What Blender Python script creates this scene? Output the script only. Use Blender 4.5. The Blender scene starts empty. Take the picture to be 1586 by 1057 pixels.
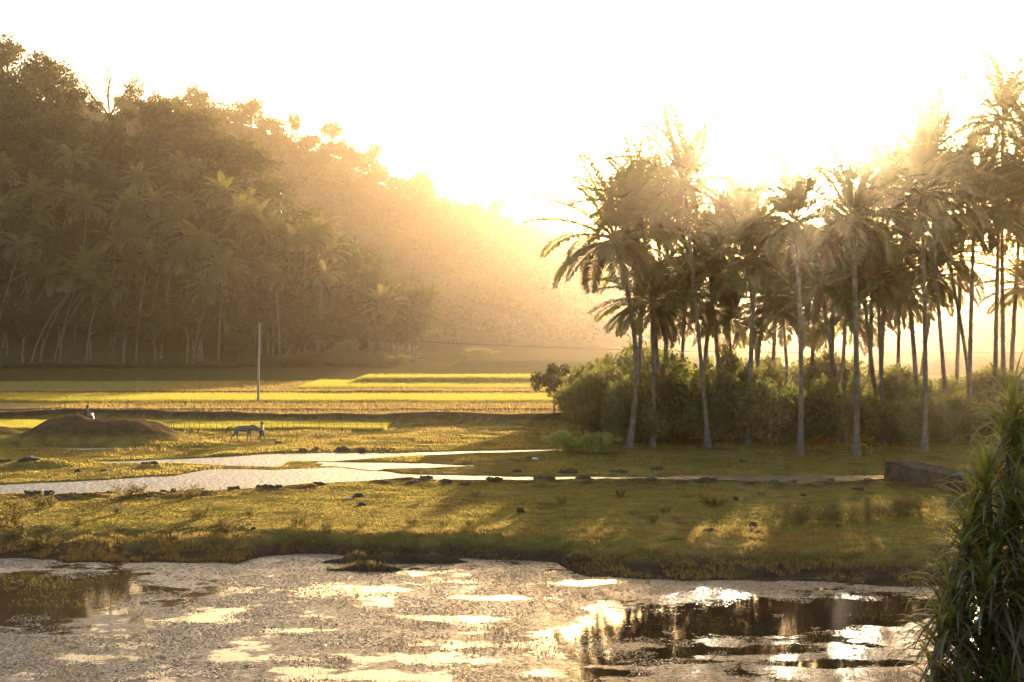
import bpy, math, random
import numpy as np
from mathutils import Vector

# ------------------------------------------------------------------ camera, sky, sun, exposure
SC = bpy.context.scene
COL = SC.collection
CAMZ, FPX, CX, HY = 9.25, 2200.0, 793.0, 500.0      # camera height, focal length in photo pixels, horizon row
cam_data = bpy.data.cameras.new("camera")
cam = bpy.data.objects.new("camera", cam_data); COL.objects.link(cam)
cam.location = (0, 0, CAMZ)
cam.rotation_euler = (math.radians(90) - math.atan(28.5 / FPX), 0, 0)
cam_data.sensor_width = 36.0
cam_data.lens = FPX / 1586.0 * 36.0
cam_data.clip_end = 5000
SC.camera = cam

SUN_DIR = Vector((497 / FPX, 1.0, 262 / FPX)).normalized()
SUN_EL = math.asin(SUN_DIR.z)
SUN_AZ = math.atan2(SUN_DIR.x, SUN_DIR.y)
world = bpy.data.worlds.new("World"); SC.world = world
world.use_nodes = True
wn, wl = world.node_tree.nodes, world.node_tree.links
sky = wn.new("ShaderNodeTexSky"); sky.sky_type = 'NISHITA'; sky.sun_disc = False
sky.sun_elevation = SUN_EL; sky.sun_rotation = SUN_AZ
sky.air_density = 1.0; sky.dust_density = 3.0; sky.ozone_density = 1.0
warm = wn.new("ShaderNodeMix"); warm.data_type = 'RGBA'; warm.blend_type = 'MULTIPLY'; warm.inputs[0].default_value = 1.0
warm.inputs[7].default_value = (1.0, 0.89, 0.76, 1)       # warm white balance of the evening sky
wl.new(sky.outputs[0], warm.inputs[6]); wl.new(warm.outputs[2], wn["Background"].inputs[0])
wn["Background"].inputs[1].default_value = 0.15

sun_data = bpy.data.lights.new("sun", 'SUN'); sun_data.energy = 5.0
sun_data.angle = math.radians(0.5); sun_data.color = (1.0, 0.81, 0.56)
sun = bpy.data.objects.new("sun", sun_data); COL.objects.link(sun)
sun.rotation_euler = SUN_DIR.to_track_quat('Z', 'Y').to_euler()
sun.location = (60, 200, 80)

SC.view_settings.view_transform = 'Standard'; SC.view_settings.look = 'None'
SC.view_settings.gamma = 1.0; SC.view_settings.use_curve_mapping = False
SC.view_settings.exposure = 2.1
SC.render.engine = 'CYCLES'
SC.cycles.use_denoising = True; SC.cycles.use_adaptive_sampling = False
try: SC.cycles.denoiser = 'OPENIMAGEDENOISE'
except Exception: pass
SC.cycles.max_bounces = 6; SC.cycles.diffuse_bounces = 2; SC.cycles.glossy_bounces = 2
SC.cycles.transmission_bounces = 3; SC.cycles.volume_bounces = 1; SC.cycles.transparent_max_bounces = 4
SC.cycles.sample_clamp_indirect = 8.0

HAZE_DENSITY, HAZE_G, HAZE_COLOR = 0.00014, 0.93, (1.0, 0.80, 0.58)

# ------------------------------------------------------------------ helpers
R = np.random.RandomState(7)
def gx(px, Y): return (px - CX) / FPX * Y                  # world x of a column at distance Y
def gz(py, Y): return CAMZ - (py - HY) / FPX * Y           # world z of a row at distance Y
def gy(py, z=0.0): return (CAMZ - z) * FPX / (py - HY)     # distance of the ground seen in a row
def gp(px, py, z=0.0):
    Y = gy(py, z); return gx(px, Y), Y

def _h(ix, iy, seed):
    n = (ix.astype(np.int64) * 374761393 + iy.astype(np.int64) * 668265263 + seed * 1442695041) & 0xffffffff
    n = ((n ^ (n >> 13)) * 1274126177) & 0xffffffff
    return ((n ^ (n >> 16)) & 0xffff) / 65535.0
def vnoise(x, y, seed=0):
    x = np.asarray(x, float); y = np.asarray(y, float)
    ix, iy = np.floor(x), np.floor(y); fx, fy = x - ix, y - iy
    u, v = fx * fx * (3 - 2 * fx), fy * fy * (3 - 2 * fy)
    a, b, c, d = _h(ix, iy, seed), _h(ix + 1, iy, seed), _h(ix, iy + 1, seed), _h(ix + 1, iy + 1, seed)
    return (a * (1 - u) + b * u) * (1 - v) + (c * (1 - u) + d * u) * v
def fbm(x, y, s, o=4, seed=0):
    r, a, f, t = 0, 1.0, 1.0 / s, 0
    for k in range(o):
        r = r + a * (vnoise(x * f + 17.3 * k, y * f - 9.1 * k, seed + k) * 2 - 1); t += a; a *= .5; f *= 2.03
    return r / t
def sstep(a, b, x):
    t = np.clip((x - a) / (b - a), 0, 1); return t * t * (3 - 2 * t)

def mesh_np(name, verts, faces, mat=None, smooth=False, parent=None, colors=None):
    """faces: one (n,k) int array or a list of them"""
    if not isinstance(faces, list) or np.ndim(faces[0]) == 1: faces = [faces]
    faces = [np.asarray(f, np.int32) for f in faces if len(f)]
    me = bpy.data.meshes.new(name)
    verts = np.asarray(verts, np.float32)
    me.vertices.add(len(verts)); me.vertices.foreach_set("co", verts.ravel())
    li = np.concatenate([f.ravel() for f in faces])
    cnt = np.concatenate([np.full(len(f), f.shape[1], np.int32) for f in faces])
    st = np.concatenate([[0], np.cumsum(cnt)[:-1]]).astype(np.int32)
    me.loops.add(len(li)); me.loops.foreach_set("vertex_index", li)
    me.polygons.add(len(cnt)); me.polygons.foreach_set("loop_start", st); me.polygons.foreach_set("loop_total", cnt)
    if smooth: me.polygons.foreach_set("use_smooth", np.ones(len(cnt), bool))
    if colors is not None:
        at = me.color_attributes.new("Col", 'FLOAT_COLOR', 'POINT')
        c4 = np.ones((len(verts), 4), np.float32); c4[:, :3] = colors
        at.data.foreach_set("color", c4.ravel())
    me.update(); me.validate()
    if mat: me.materials.append(mat)
    o = bpy.data.objects.new(name, me); COL.objects.link(o)
    if parent: o.parent = parent
    return o
def tag(o, label=None, cat=None, group=None, kind=None):
    if label: o["label"] = label
    if cat: o["category"] = cat
    if group: o["group"] = group
    if kind: o["kind"] = kind
    return o
def empty(name, loc=(0, 0, 0), rz=0, label=None, cat=None, group=None):
    o = bpy.data.objects.new(name, None); COL.objects.link(o); o.empty_display_size = .3
    o.location = loc; o.rotation_euler = (0, 0, rz)
    return tag(o, label, cat, group)
def copy_tree(o, parent=None):
    c = o.copy(); COL.objects.link(c)
    if parent is not None: c.parent = parent
    for ch in o.children: copy_tree(ch, c)
    return c
class MB:
    """collects pieces into one mesh"""
    def __init__(s): s.v, s.f, s.n = [], {}, 0
    def add(s, v, f):
        v = np.asarray(v, float); f = np.asarray(f, int)
        s.v.append(v); s.f.setdefault(f.shape[1], []).append(f + s.n); s.n += len(v)
    def build(s, name, mat, parent=None, smooth=False):
        return mesh_np(name, np.concatenate(s.v), [np.concatenate(x) for x in s.f.values()], mat, smooth, parent)
    def tube(s, pts, rad, n=8, cap=True):
        v, f = tube(pts, rad, n); s.add(v, f)
        if cap:
            m = len(pts)
            for ring, p in ((0, pts[0]), (m - 1, pts[-1])):
                base = v[ring * n:(ring + 1) * n]
                vv = np.vstack([base, np.asarray(p)[None]])
                s.add(vv, [[i, (i + 1) % n, n] for i in range(n)])
    def leaves(s, q): s.add(q.reshape(-1, 3), np.arange(len(q) * 4).reshape(-1, 4))
def tube(pts, rad, n=8):
    pts = np.asarray(pts, float); rad = np.broadcast_to(rad, (len(pts),))
    d = np.gradient(pts, axis=0); d /= np.linalg.norm(d, axis=1)[:, None] + 1e-9
    ref = np.where(np.abs(d[:, 2:3]) > .9, np.array([[1., 0, 0]]), np.array([[0, 0, 1.]]))
    if np.abs(d[:, 2]).mean() > .6: ref = np.tile(np.array([[1., 0, 0]]), (len(pts), 1))
    a = np.cross(d, ref); a /= np.linalg.norm(a, axis=1)[:, None] + 1e-9
    b = np.cross(d, a)
    th = np.arange(n) * 2 * np.pi / n
    v = pts[:, None] + rad[:, None, None] * (np.cos(th)[None, :, None] * a[:, None] + np.sin(th)[None, :, None] * b[:, None])
    m = len(pts); i = np.arange(m - 1)[:, None] * n; j = np.arange(n)[None]; k = (j + 1) % n
    f = np.stack([i + j, i + k, i + n + k, i + n + j], -1).reshape(-1, 4)
    return v.reshape(-1, 3), f
def bez(p, n=14):
    p = [np.asarray(q, float) for q in p]; t = np.linspace(0, 1, n)[:, None]
    if len(p) == 3: return (1 - t) ** 2 * p[0] + 2 * t * (1 - t) * p[1] + t * t * p[2]
    return (1 - t) ** 3 * p[0] + 3 * t * (1 - t) ** 2 * p[1] + 3 * t * t * (1 - t) * p[2] + t ** 3 * p[3]
def leaf_quads(c, size, rng, up=.35, aspect=.55):
    """c (n,3) leaf centres -> (n,4,3) kite leaves in random directions"""
    n = len(c); d = rng.normal(size=(n, 3)); d[:, 2] -= up; d /= np.linalg.norm(d, axis=1)[:, None]
    r = rng.normal(size=(n, 3)); e = np.cross(d, r); e /= np.linalg.norm(e, axis=1)[:, None] + 1e-9
    s = size * rng.uniform(.6, 1.35, (n, 1))
    return np.stack([c - d * s * .5, c + e * s * aspect * .5, c + d * s * .5, c - e * s * aspect * .5], 1)
def lobes(rng, nl, rx, rz, cz, rl):
    """lobe centres and radii filling an ellipsoid crown"""
    c, r = [], []
    for i in range(nl):
        d = rng.normal(size=3); d /= np.linalg.norm(d); d[2] = d[2] * .85 + .15
        k = rng.uniform(.35, .95)
        c.append([d[0] * rx * k, d[1] * rx * k, cz + d[2] * rz * k]); r.append(rl * rng.uniform(.65, 1.25))
    return np.array(c), np.array(r)
def lobe_leaves(rng, c, r, per):
    out = []
    for ci, ri in zip(c, r):
        n = int(per * (ri / r.mean()) ** 2) + 3
        d = rng.normal(size=(n, 3)); d /= np.linalg.norm(d, axis=1)[:, None]
        d *= (rng.uniform(0, 1, (n, 1)) ** .45)
        d[:, 2] *= .72
        out.append(ci + d * ri)
    return np.concatenate(out)

# ------------------------------------------------------------------ materials
def mat(name):
    m = bpy.data.materials.new(name); m.use_nodes = True
    nt = m.node_tree; nt.nodes.clear()
    return m, nt.nodes, nt.links, nt.nodes.new("ShaderNodeOutputMaterial")
def noise_ramp(N, L, scale, cols, pos=None, detail=5, coord='Object', rough=.6, dim=None):
    tc = N.new("ShaderNodeTexCoord"); nz = N.new("ShaderNodeTexNoise")
    nz.inputs["Scale"].default_value = scale; nz.inputs["Detail"].default_value = detail; nz.inputs["Roughness"].default_value = rough
    L.new(tc.outputs[coord], nz.inputs["Vector"])
    rp = N.new("ShaderNodeValToRGB"); L.new(nz.outputs["Fac"], rp.inputs["Fac"])
    el = rp.color_ramp.elements
    pos = pos or list(np.linspace(.32, .68, len(cols)))
    while len(el) < len(cols): el.new(.5)
    for e, p, c in zip(el, pos, cols): e.position = p; e.color = (*c, 1)
    return rp, nz, tc
def plain(name, cols, scale=4., rough=.85, bump=0., bscale=None, spec=.3, metallic=0.):
    m, N, L, out = mat(name)
    rp, nz, tc = noise_ramp(N, L, scale, cols)
    p = N.new("ShaderNodeBsdfPrincipled"); L.new(rp.outputs[0], p.inputs["Base Color"])
    p.inputs["Roughness"].default_value = rough; p.inputs["Specular IOR Level"].default_value = spec
    p.inputs["Metallic"].default_value = metallic
    if bump:
        nb = N.new("ShaderNodeTexNoise"); nb.inputs["Scale"].default_value = bscale or scale * 3; nb.inputs["Detail"].default_value = 6
        L.new(tc.outputs["Object"], nb.inputs["Vector"])
        b = N.new("ShaderNodeBump"); b.inputs["Strength"].default_value = bump; b.inputs["Distance"].default_value = .1
        L.new(nb.outputs["Fac"], b.inputs["Height"]); L.new(b.outputs[0], p.inputs["Normal"])
    L.new(p.outputs[0], out.inputs[0]); return m
def leafy(name, cols, tcol, trans=.45, scale=.35, gloss=.06, rough=.4, vary=.35):
    """leaf: diffuse front, light passing through, a little sheen; shifts a little from plant to plant"""
    m, N, L, out = mat(name)
    rp, nz, tc = noise_ramp(N, L, scale, cols)
    oi = N.new("ShaderNodeObjectInfo"); hs = N.new("ShaderNodeHueSaturation")
    mr = N.new("ShaderNodeMapRange"); mr.inputs[3].default_value = 1 - vary; mr.inputs[4].default_value = 1 + vary
    L.new(oi.outputs["Random"], mr.inputs[0]); L.new(mr.outputs[0], hs.inputs["Value"]); L.new(rp.outputs[0], hs.inputs["Color"])
    d = N.new("ShaderNodeBsdfDiffuse"); t = N.new("ShaderNodeBsdfTranslucent"); g = N.new("ShaderNodeBsdfGlossy")
    g.inputs["Roughness"].default_value = rough; g.inputs["Color"].default_value = (.9, .9, .85, 1)
    L.new(hs.outputs[0], d.inputs[0])
    mx = N.new("ShaderNodeMix"); mx.data_type = 'RGBA'; mx.inputs[0].default_value = .6
    L.new(hs.outputs[0], mx.inputs[6]); mx.inputs[7].default_value = (*tcol, 1); L.new(mx.outputs[2], t.inputs[0])
    a = N.new("ShaderNodeMixShader"); a.inputs[0].default_value = trans
    L.new(d.outputs[0], a.inputs[1]); L.new(t.outputs[0], a.inputs[2])
    b = N.new("ShaderNodeMixShader"); b.inputs[0].default_value = gloss
    L.new(a.outputs[0], b.inputs[1]); L.new(g.outputs[0], b.inputs[2])
    L.new(b.outputs[0], out.inputs[0]); return m

M = {}
M['palm'] = leafy("palm frond", [(.05, .062, .018), (.08, .09, .026), (.11, .105, .032)], (.34, .29, .05), .42, .6, .07, .35, .25)
M['deadfrond'] = leafy("dry frond", [(.10, .07, .035), (.16, .11, .055)], (.2, .13, .05), .3, 1., .03)
M['leaf'] = leafy("forest leaf", [(.018, .024, .008), (.032, .038, .011), (.05, .054, .016)], (.12, .11, .02), .3, .25, .03, .4, .45)
M['leafdark'] = leafy("dark leaf", [(.025, .033, .012), (.045, .055, .018)], (.10, .10, .02), .3, .5, .04)
M['shrub'] = leafy("shrub leaf", [(.04, .055, .014), (.07, .085, .022), (.10, .11, .03)], (.28, .27, .04), .45, .8, .05)
M['bright'] = leafy("light sun-toned shrub leaf", [(.15, .18, .05), (.21, .23, .07)], (.50, .50, .10), .5, 1.2, .05)  # light green leaf, colour raised further to stand in for blocked sunlight
M['weed'] = leafy("dry weed", [(.10, .075, .03), (.13, .10, .035), (.09, .09, .03)], (.25, .19, .05), .4, 2., .02)
M['grass'] = leafy("short grass", [(.13, .10, .024), (.17, .13, .03), (.21, .15, .044)], (.58, .45, .12), .62, .22, 0., .5, 0)
M['drygrass'] = leafy("dry grass", [(.15, .105, .04), (.20, .145, .06), (.13, .105, .035)], (.42, .29, .09), .55, .3, 0., .5, 0)
M['rice'] = leafy("young rice", [(.165, .16, .03), (.21, .195, .038)], (.56, .49, .08), .55, .2, .02, .5, 0)
M['float'] = plain("floating leaf", [(.05, .036, .022), (.09, .068, .042), (.13, .10, .07)], .7, .35, spec=.6)
M['pandan'] = leafy("pandan leaf", [(.05, .065, .018), (.075, .09, .024), (.10, .105, .03)], (.42, .44, .07), .5, 1.5, .08, .28, .1)
M['pandry'] = leafy("dry pandan leaf", [(.07, .05, .03), (.12, .085, .045)], (.12, .08, .03), .2, 2., .05, .4, .1)
M['bark'] = plain("bark", [(.07, .055, .042), (.13, .105, .08), (.18, .15, .12)], 2.5, .9, .5, 9)
M['palmbark'] = plain("palm bark", [(.08, .066, .052), (.13, .11, .09), (.19, .16, .13)], 3., .9, .5, 12)
M['palebark'] = plain("pale bark", [(.10, .085, .07), (.15, .13, .11)], 1., .9, .2)
M['twig'] = plain("bare twig", [(.05, .04, .03), (.08, .062, .05)], 2., .9)
M['soil'] = plain("mud", [(.055, .038, .026), (.085, .06, .04)], 4., .95, .8, 14)
M['stone'] = plain("rough stone", [(.05, .042, .034), (.085, .075, .062), (.12, .105, .09)], 2.2, 1., 1., 5, spec=0.)
def stone_joints():
    m = M['stone']; N, L = m.node_tree.nodes, m.node_tree.links; p = [n for n in N if n.type == 'BSDF_PRINCIPLED'][0]
    tc = N.new("ShaderNodeTexCoord"); v = N.new("ShaderNodeTexVoronoi"); v.feature = 'DISTANCE_TO_EDGE'; v.inputs["Scale"].default_value = 2.6
    L.new(tc.outputs["Object"], v.inputs["Vector"]); r = N.new("ShaderNodeMapRange"); r.inputs[2].default_value = .12; L.new(v.outputs["Distance"], r.inputs[0])
    b = N.new("ShaderNodeBump"); b.inputs["Strength"].default_value = 1.; b.inputs["Distance"].default_value = .08
    L.new(r.outputs[0], b.inputs["Height"]); L.new(p.inputs["Normal"].links[0].from_socket, b.inputs["Normal"]); L.new(b.outputs[0], p.inputs["Normal"])
stone_joints()
M['rock'] = plain("field stone", [(.16, .14, .12), (.27, .24, .2)], 3., .8, .5)
M['pole'] = plain("grey pole", [(.22, .20, .18), (.30, .28, .25)], 1., .7)
M['wood'] = plain("weathered stick", [(.09, .07, .05), (.15, .12, .09)], 6., .9)
M['wire'] = plain("cable", [(.03, .03, .03), (.04, .04, .04)], 1., .6)
M['horse'] = plain("grey coat", [(.11, .098, .094), (.15, .135, .13)], 3., .8)
M['hoof'] = plain("dark hair", [(.03, .025, .02), (.05, .04, .03)], 4., .7)
M['skin'] = plain("brown skin", [(.13, .075, .045), (.15, .09, .055)], 5., .6)
M['cloth'] = plain("grey cloth", [(.28, .27, .28), (.36, .35, .36)], 8., .9)
M['dcloth'] = plain("dark cloth", [(.05, .045, .05), (.08, .07, .07)], 8., .9)
M['wcloth'] = plain("white cloth", [(.7, .68, .64), (.78, .76, .72)], 8., .9)
M['black'] = plain("dark paint", [(.02, .02, .02), (.03, .03, .03)], 3., .4)
M['chrome'] = plain("bright metal", [(.5, .5, .5), (.6, .6, .6)], 3., .25, metallic=1.)

def ground_mat():
    m, N, L, out = mat("ground")
    at = N.new("ShaderNodeAttribute"); at.attribute_name = "Col"
    tc = N.new("ShaderNodeTexCoord")
    nz = N.new("ShaderNodeTexNoise"); nz.inputs["Scale"].default_value = 1.1; nz.inputs["Detail"].default_value = 9; nz.inputs["Roughness"].default_value = .7
    L.new(tc.outputs["Object"], nz.inputs["Vector"])
    mr = N.new("ShaderNodeMapRange"); mr.inputs[1].default_value = .3; mr.inputs[2].default_value = .7; mr.inputs[3].default_value = .55; mr.inputs[4].default_value = 1.4
    L.new(nz.outputs["Fac"], mr.inputs[0])
    hs = N.new("ShaderNodeHueSaturation"); L.new(at.outputs["Color"], hs.inputs["Color"]); L.new(mr.outputs[0], hs.inputs["Value"])
    p = N.new("ShaderNodeBsdfPrincipled"); p.inputs["Roughness"].default_value = .95; p.inputs["Specular IOR Level"].default_value = 0.
    L.new(hs.outputs[0], p.inputs["Base Color"])
    b = N.new("ShaderNodeBump"); b.inputs["Strength"].default_value = .8; b.inputs["Distance"].default_value = .12
    n2 = N.new("ShaderNodeTexNoise"); n2.inputs["Scale"].default_value = 5.; n2.inputs["Detail"].default_value = 6
    L.new(tc.outputs["Object"], n2.inputs["Vector"]); L.new(n2.outputs["Fac"], b.inputs["Height"]); L.new(b.outputs[0], p.inputs["Normal"])
    L.new(p.outputs[0], out.inputs[0]); return m
def water_mat(name, weed, ripple, dist=.02, rough=.03):
    """brown water that mirrors the sky; `weed` = share of it under a wet film of floating weed"""
    m, N, L, out = mat(name)
    tc = N.new("ShaderNodeTexCoord")
    def nz(scale, detail, rough=.6, off=0., sx=1.):
        mp = N.new("ShaderNodeMapping"); mp.inputs["Location"].default_value = (off, off * .7, 0); mp.inputs["Scale"].default_value = (sx, 1, 1)
        n = N.new("ShaderNodeTexNoise"); n.inputs["Scale"].default_value = scale; n.inputs["Detail"].default_value = detail; n.inputs["Roughness"].default_value = rough
        L.new(tc.outputs["Object"], mp.inputs[0]); L.new(mp.outputs[0], n.inputs["Vector"]); return n
    def rng(n, a, b, lo=0., hi=1.):
        r = N.new("ShaderNodeMapRange"); r.inputs[1].default_value = a; r.inputs[2].default_value = b; r.inputs[3].default_value = lo; r.inputs[4].default_value = hi
        r.interpolation_type = 'SMOOTHSTEP'; L.new(n.outputs[0], r.inputs[0]); return r
    def fres(gl, df):
        f = N.new("ShaderNodeFresnel"); f.inputs[0].default_value = 1.33
        x = N.new("ShaderNodeMixShader"); L.new(f.outputs[0], x.inputs[0]); L.new(df.outputs[0], x.inputs[1]); L.new(gl.outputs[0], x.inputs[2]); return x, f
    # open water
    g = N.new("ShaderNodeBsdfGlossy"); g.inputs["Roughness"].default_value = rough
    d = N.new("ShaderNodeBsdfDiffuse"); d.inputs[0].default_value = (.035, .022, .012, 1)
    rb = N.new("ShaderNodeBump"); rb.inputs["Strength"].default_value = ripple; rb.inputs["Distance"].default_value = dist
    rn = nz(3.5, 3, .5, 3.); L.new(rn.outputs["Fac"], rb.inputs["Height"]); L.new(rb.outputs[0], g.inputs["Normal"])
    open_w, f1 = fres(g, d)
    if weed <= 0:
        L.new(open_w.outputs[0], out.inputs[0]); return m
    # wet weed film: sheen broken up by little leaves
    wb = N.new("ShaderNodeBump"); wb.inputs["Strength"].default_value = 1.; wb.inputs["Distance"].default_value = .05
    wn2 = nz(12., 3, .6, 1., .6); L.new(wn2.outputs["Fac"], wb.inputs["Height"])
    wg = N.new("ShaderNodeBsdfGlossy"); wg.inputs["Roughness"].default_value = .28; L.new(wb.outputs[0], wg.inputs["Normal"])
    wd = N.new("ShaderNodeBsdfDiffuse"); wd.inputs[0].default_value = (.10, .075, .05, 1)
    film, f2 = fres(wg, wd); f2.inputs[0].default_value = 1.9;
    spr = N.new("ShaderNodeBsdfDiffuse"); spr.inputs[0].default_value = (.06, .042, .026, 1)
    sp = rng(nz(11., 6, .9, 11., .5), .46, .54, 0., .78)
    film2 = N.new("ShaderNodeMixShader"); L.new(sp.outputs[0], film2.inputs[0]); L.new(film.outputs[0], film2.inputs[1]); L.new(spr.outputs[0], film2.inputs[2])
    # where the film is: cover laid out over the pond, ragged rims
    at = N.new("ShaderNodeAttribute"); at.attribute_name = "Col"
    fine = nz(1.1, 7, .75, 5., .6); ad = N.new("ShaderNodeMath"); ad.operation = 'MULTIPLY_ADD'; ad.inputs[1].default_value = 1.0
    L.new(fine.outputs[0], ad.inputs[0]); L.new(at.outputs["Fac"], ad.inputs[2])
    mk = rng(ad, .965, 1.01)
    o = N.new("ShaderNodeMixShader"); L.new(mk.outputs[0], o.inputs[0]); L.new(open_w.outputs[0], o.inputs[1]); L.new(film2.outputs[0], o.inputs[2])
    L.new(o.outputs[0], out.inputs[0]); return m
M['ground'] = ground_mat()
M['pond'] = water_mat("pond water", .75, .06)
M['stream'] = water_mat("stream water", 0, 1., .22, .26)

# ------------------------------------------------------------------ ground
ZP, ZS = -0.8, -0.07              # pond level, stream level
def line(pts, z):                 # photo points on a level -> y as a function of x
    w = sorted(gp(px, py, z) for px, py in pts)
    X = np.array([a for a, b in w]); Yv = np.array([b for a, b in w])
    return lambda x: np.interp(x, X, Yv)
shore = line([(-500, 866), (0, 868), (200, 873), (370, 873), (410, 862), (480, 858), (600, 861), (760, 866), (860, 873), (890, 890), (1000, 899), (1250, 905), (1400, 910), (2000, 915)], ZP)
bankw = line([(0, 800), (360, 800), (420, 800)], 0)
chan = []
def channel(rows):
    chan.append((line([(a, b) for a, b, c in rows], ZS), line([(a, c) for a, b, c in rows], ZS), gp(rows[0][0], rows[0][1], ZS)[0], gp(rows[-1][0], rows[-1][1], ZS)[0]))
# (column, far edge row, near edge row)
channel([(-250, 756, 770), (0, 752, 768), (150, 745, 766), (270, 738, 763), (330, 726, 760), (400, 705, 757), (470, 705, 752), (520, 715, 748), (620, 735, 743), (800, 740, 744), (1000, 740, 743.5), (1100, 738, 745), (1240, 737, 750), (1370, 737, 743), (1400, 739, 741)])
channel([(170, 716, 718), (280, 712, 718), (340, 709, 722), (430, 703, 724), (520, 702.5, 716), (620, 702, 708), (740, 699.5, 702.5), (860, 697, 699.5)])
channel([(520, 717, 722), (580, 717, 728), (660, 719, 726), (720, 722, 724)])
channel([(30, 690, 692), (110, 695, 698), (200, 694, 697), (230, 695, 696)])
bund1 = line([(-200, 655), (0, 655), (130, 648), (300, 655), (500, 657), (700, 657), (900, 660), (1300, 660)], 0)

def height(x, y):
    n1 = fbm(x, y, 6., 4, 3); n2 = fbm(x, y, 1.2, 4, 9); n3 = fbm(x, y, .45, 2, 21)
    z = .10 * n1 + .05 * n2
    # pond basin and its bank
    d = y - shore(x) + .7 * fbm(x, y * .5, 3., 3, 31) * sstep(2, 5, np.abs(x - 3.)) + .3 * fbm(x, y, .9, 2, 33)
    pxx = x / 60. * FPX + CX
    w = np.interp(pxx, [0, 330, 430, 820, 950, 1400], [5.5, 6.0, 1.6, 1.8, 5.5, 6.0])
    t = np.clip(d / w, -1, 1)
    prof = np.where(t < 0, ZP - .9 * np.clip(-d / 3, 0, 1) ** .7 * .6, ZP + (0 - ZP) * (sstep(0, 1, t) * .75 + .25 * np.sqrt(np.clip(t, 0, 1))))
    z = np.where(d < w, prof + np.clip(t, 0, 1) * z + (.10 * n3 + .16 * n2) * np.clip(1 - np.abs(t * 2 - 1), 0, 1), z)
    # mud bars in the pond
    for px, py, rx, ry, hh in ((600, 872, 3.2, .55, .20), (560, 884, 2.6, .5, .16), (70, 905, .1, .1, 0)):
        cx, cy = gp(px, py, ZP)
        z = z + (hh + .55) * np.exp(-(((x - cx) / rx) ** 4 + ((y - cy) / ry) ** 2)) * (d < 0) * (1 + .4 * n2)
    # stream bed
    for far, near, xa, xb in chan:
        jit = .35 * fbm(x, y, 2.2, 3, 41)
        a = np.minimum(far(x) - y, y - near(x)) + jit
        a = np.minimum(a, np.minimum(x - xa, xb - x) * .3)
        z = z + (.02 - z) * .75 * sstep(-4.5, -.4, a)
        z = z - (z - (ZS - .22)) * sstep(-.5, .4, a)
    # lumpy, trampled stream banks
    nb = chan[0][1](x)
    lump = np.exp(-((y - nb + 2.0) / 2.0) ** 2)
    z = z + lump * (.30 * np.clip(fbm(x, y, 1.5, 3, 51) - .05, 0, 1)) * (z > ZS - .05)
    nf = chan[1][0](x)
    z = z + np.exp(-((y - nf - 1.6) / 1.3) ** 2) * (.30 * np.clip(fbm(x, y, 1.8, 3, 53) + .3, 0, 1)) * (x > gx(330, 100)) * (x < gx(640, 100))
    # grassy mound on the left
    for px, py, top, sx, sy in ((165, 684, 1.72, 4.4, 3.2), (30, 687, .55, 4.2, 2.8), (-60, 680, 1.0, 4.2, 3.0), (255, 690, .25, 4.0, 2.0), (60, 722, .35, 1.6, 1.2), (232, 725, .22, .7, .6)):
        cx, cy = gp(px, py); rr = ((x - cx) / sx) ** 2 + ((y - cy) / sy) ** 2
        z = z + top * (1 - sstep(0, 2.6, rr)) * (1 + .12 * n2)
    # bunds between the rice fields
    lo = sstep(-6, -2, y - 118)
    b1 = bund1(x) + .6 * fbm(x, y * 0, 5., 3, 61)
    z = z + np.exp(-((y - b1 - 2.2) / 1.25) ** 4) * (.85 + .2 * fbm(x, y * 0, 4., 3, 63)) * (1 - sstep(14, 22, x))
    z = z + .5 * np.clip(fbm(x, y, 2.5, 3, 65), 0, 1) * np.exp(-((y - 122) / 4.) ** 2) * sstep(-10, -3, x)
    z = z + np.exp(-((y - 150 - 1.2 * fbm(x, y * 0, 9., 3, 67)) / .6) ** 2) * .22
    z = z + np.exp(-((y - 186) / 1.6) ** 2) * .35
    z = z + (sstep(212, 213.5, y) * .85) * sstep(-25, -22, x) + (sstep(268, 270, y) * 1.0) * sstep(-12, -9, x)
    # steep near bank where the photographer stands
    near = -1.0 + (37 - y) * .232 + .15 * n1
    z = np.where(y < 37.5, np.maximum(np.where(y < 34, near, z), near), z)
    return z

def ground_colour(x, y, z):
    n = fbm(x, y, 3.5, 4, 71); nf = fbm(x, y, .8, 3, 73)
    grass = np.array([.15, .122, .034]); dry = np.array([.23, .155, .06]); mud = np.array([.062, .042, .028])
    rice = np.array([.12, .14, .03]); stub = np.array([.24, .17, .075])
    def mix(a, b, t): return a * (1 - t[..., None]) + b * t[..., None]
    c = mix(np.broadcast_to(grass, x.shape + (3,)), dry, sstep(-.15, .6, n + .4 * nf) * .7)
    c = mix(c, mud, sstep(.25, .6, fbm(x, y, 1.6, 3, 79)) * .6)
    d = y - shore(x)
    c = mix(c, mud, 1 - sstep(-.62, -.12, z + .12 * nf))
    for far, near, xa, xb in chan[:1]:
        c = mix(c, mud, np.exp(-((y - near(x) + 1.6) / 2.2) ** 2) * sstep(-.2, .35, nf + .2))
    mb = sstep(.35, 1.0, z) * (y < 140) * (y > 60)
    c = mix(c, mud * 1.15, mb * .8)
    f = sstep(140, 142, y)
    c = mix(c, stub, f * .9)
    c = mix(c, rice, sstep(163, 165, y) * (1 - sstep(180, 183, y)))
    c = mix(c, rice * .8 + stub * .2, sstep(196, 198, y) * .7)
    c = mix(c, np.array([.06, .055, .02]), sstep(222, 226, y))
    c = mix(c, mud, np.exp(-((y - 150) / .7) ** 2) * .8); c = mix(c, mud, np.exp(-((y - 185) / 1.5) ** 2) * .8)
    c = mix(c, mud * 1.1, sstep(.3, .5, z) * (y > 128) * (y < 145))
    c = mix(c, mud, (y < 36) * .5)
    return c

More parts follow.
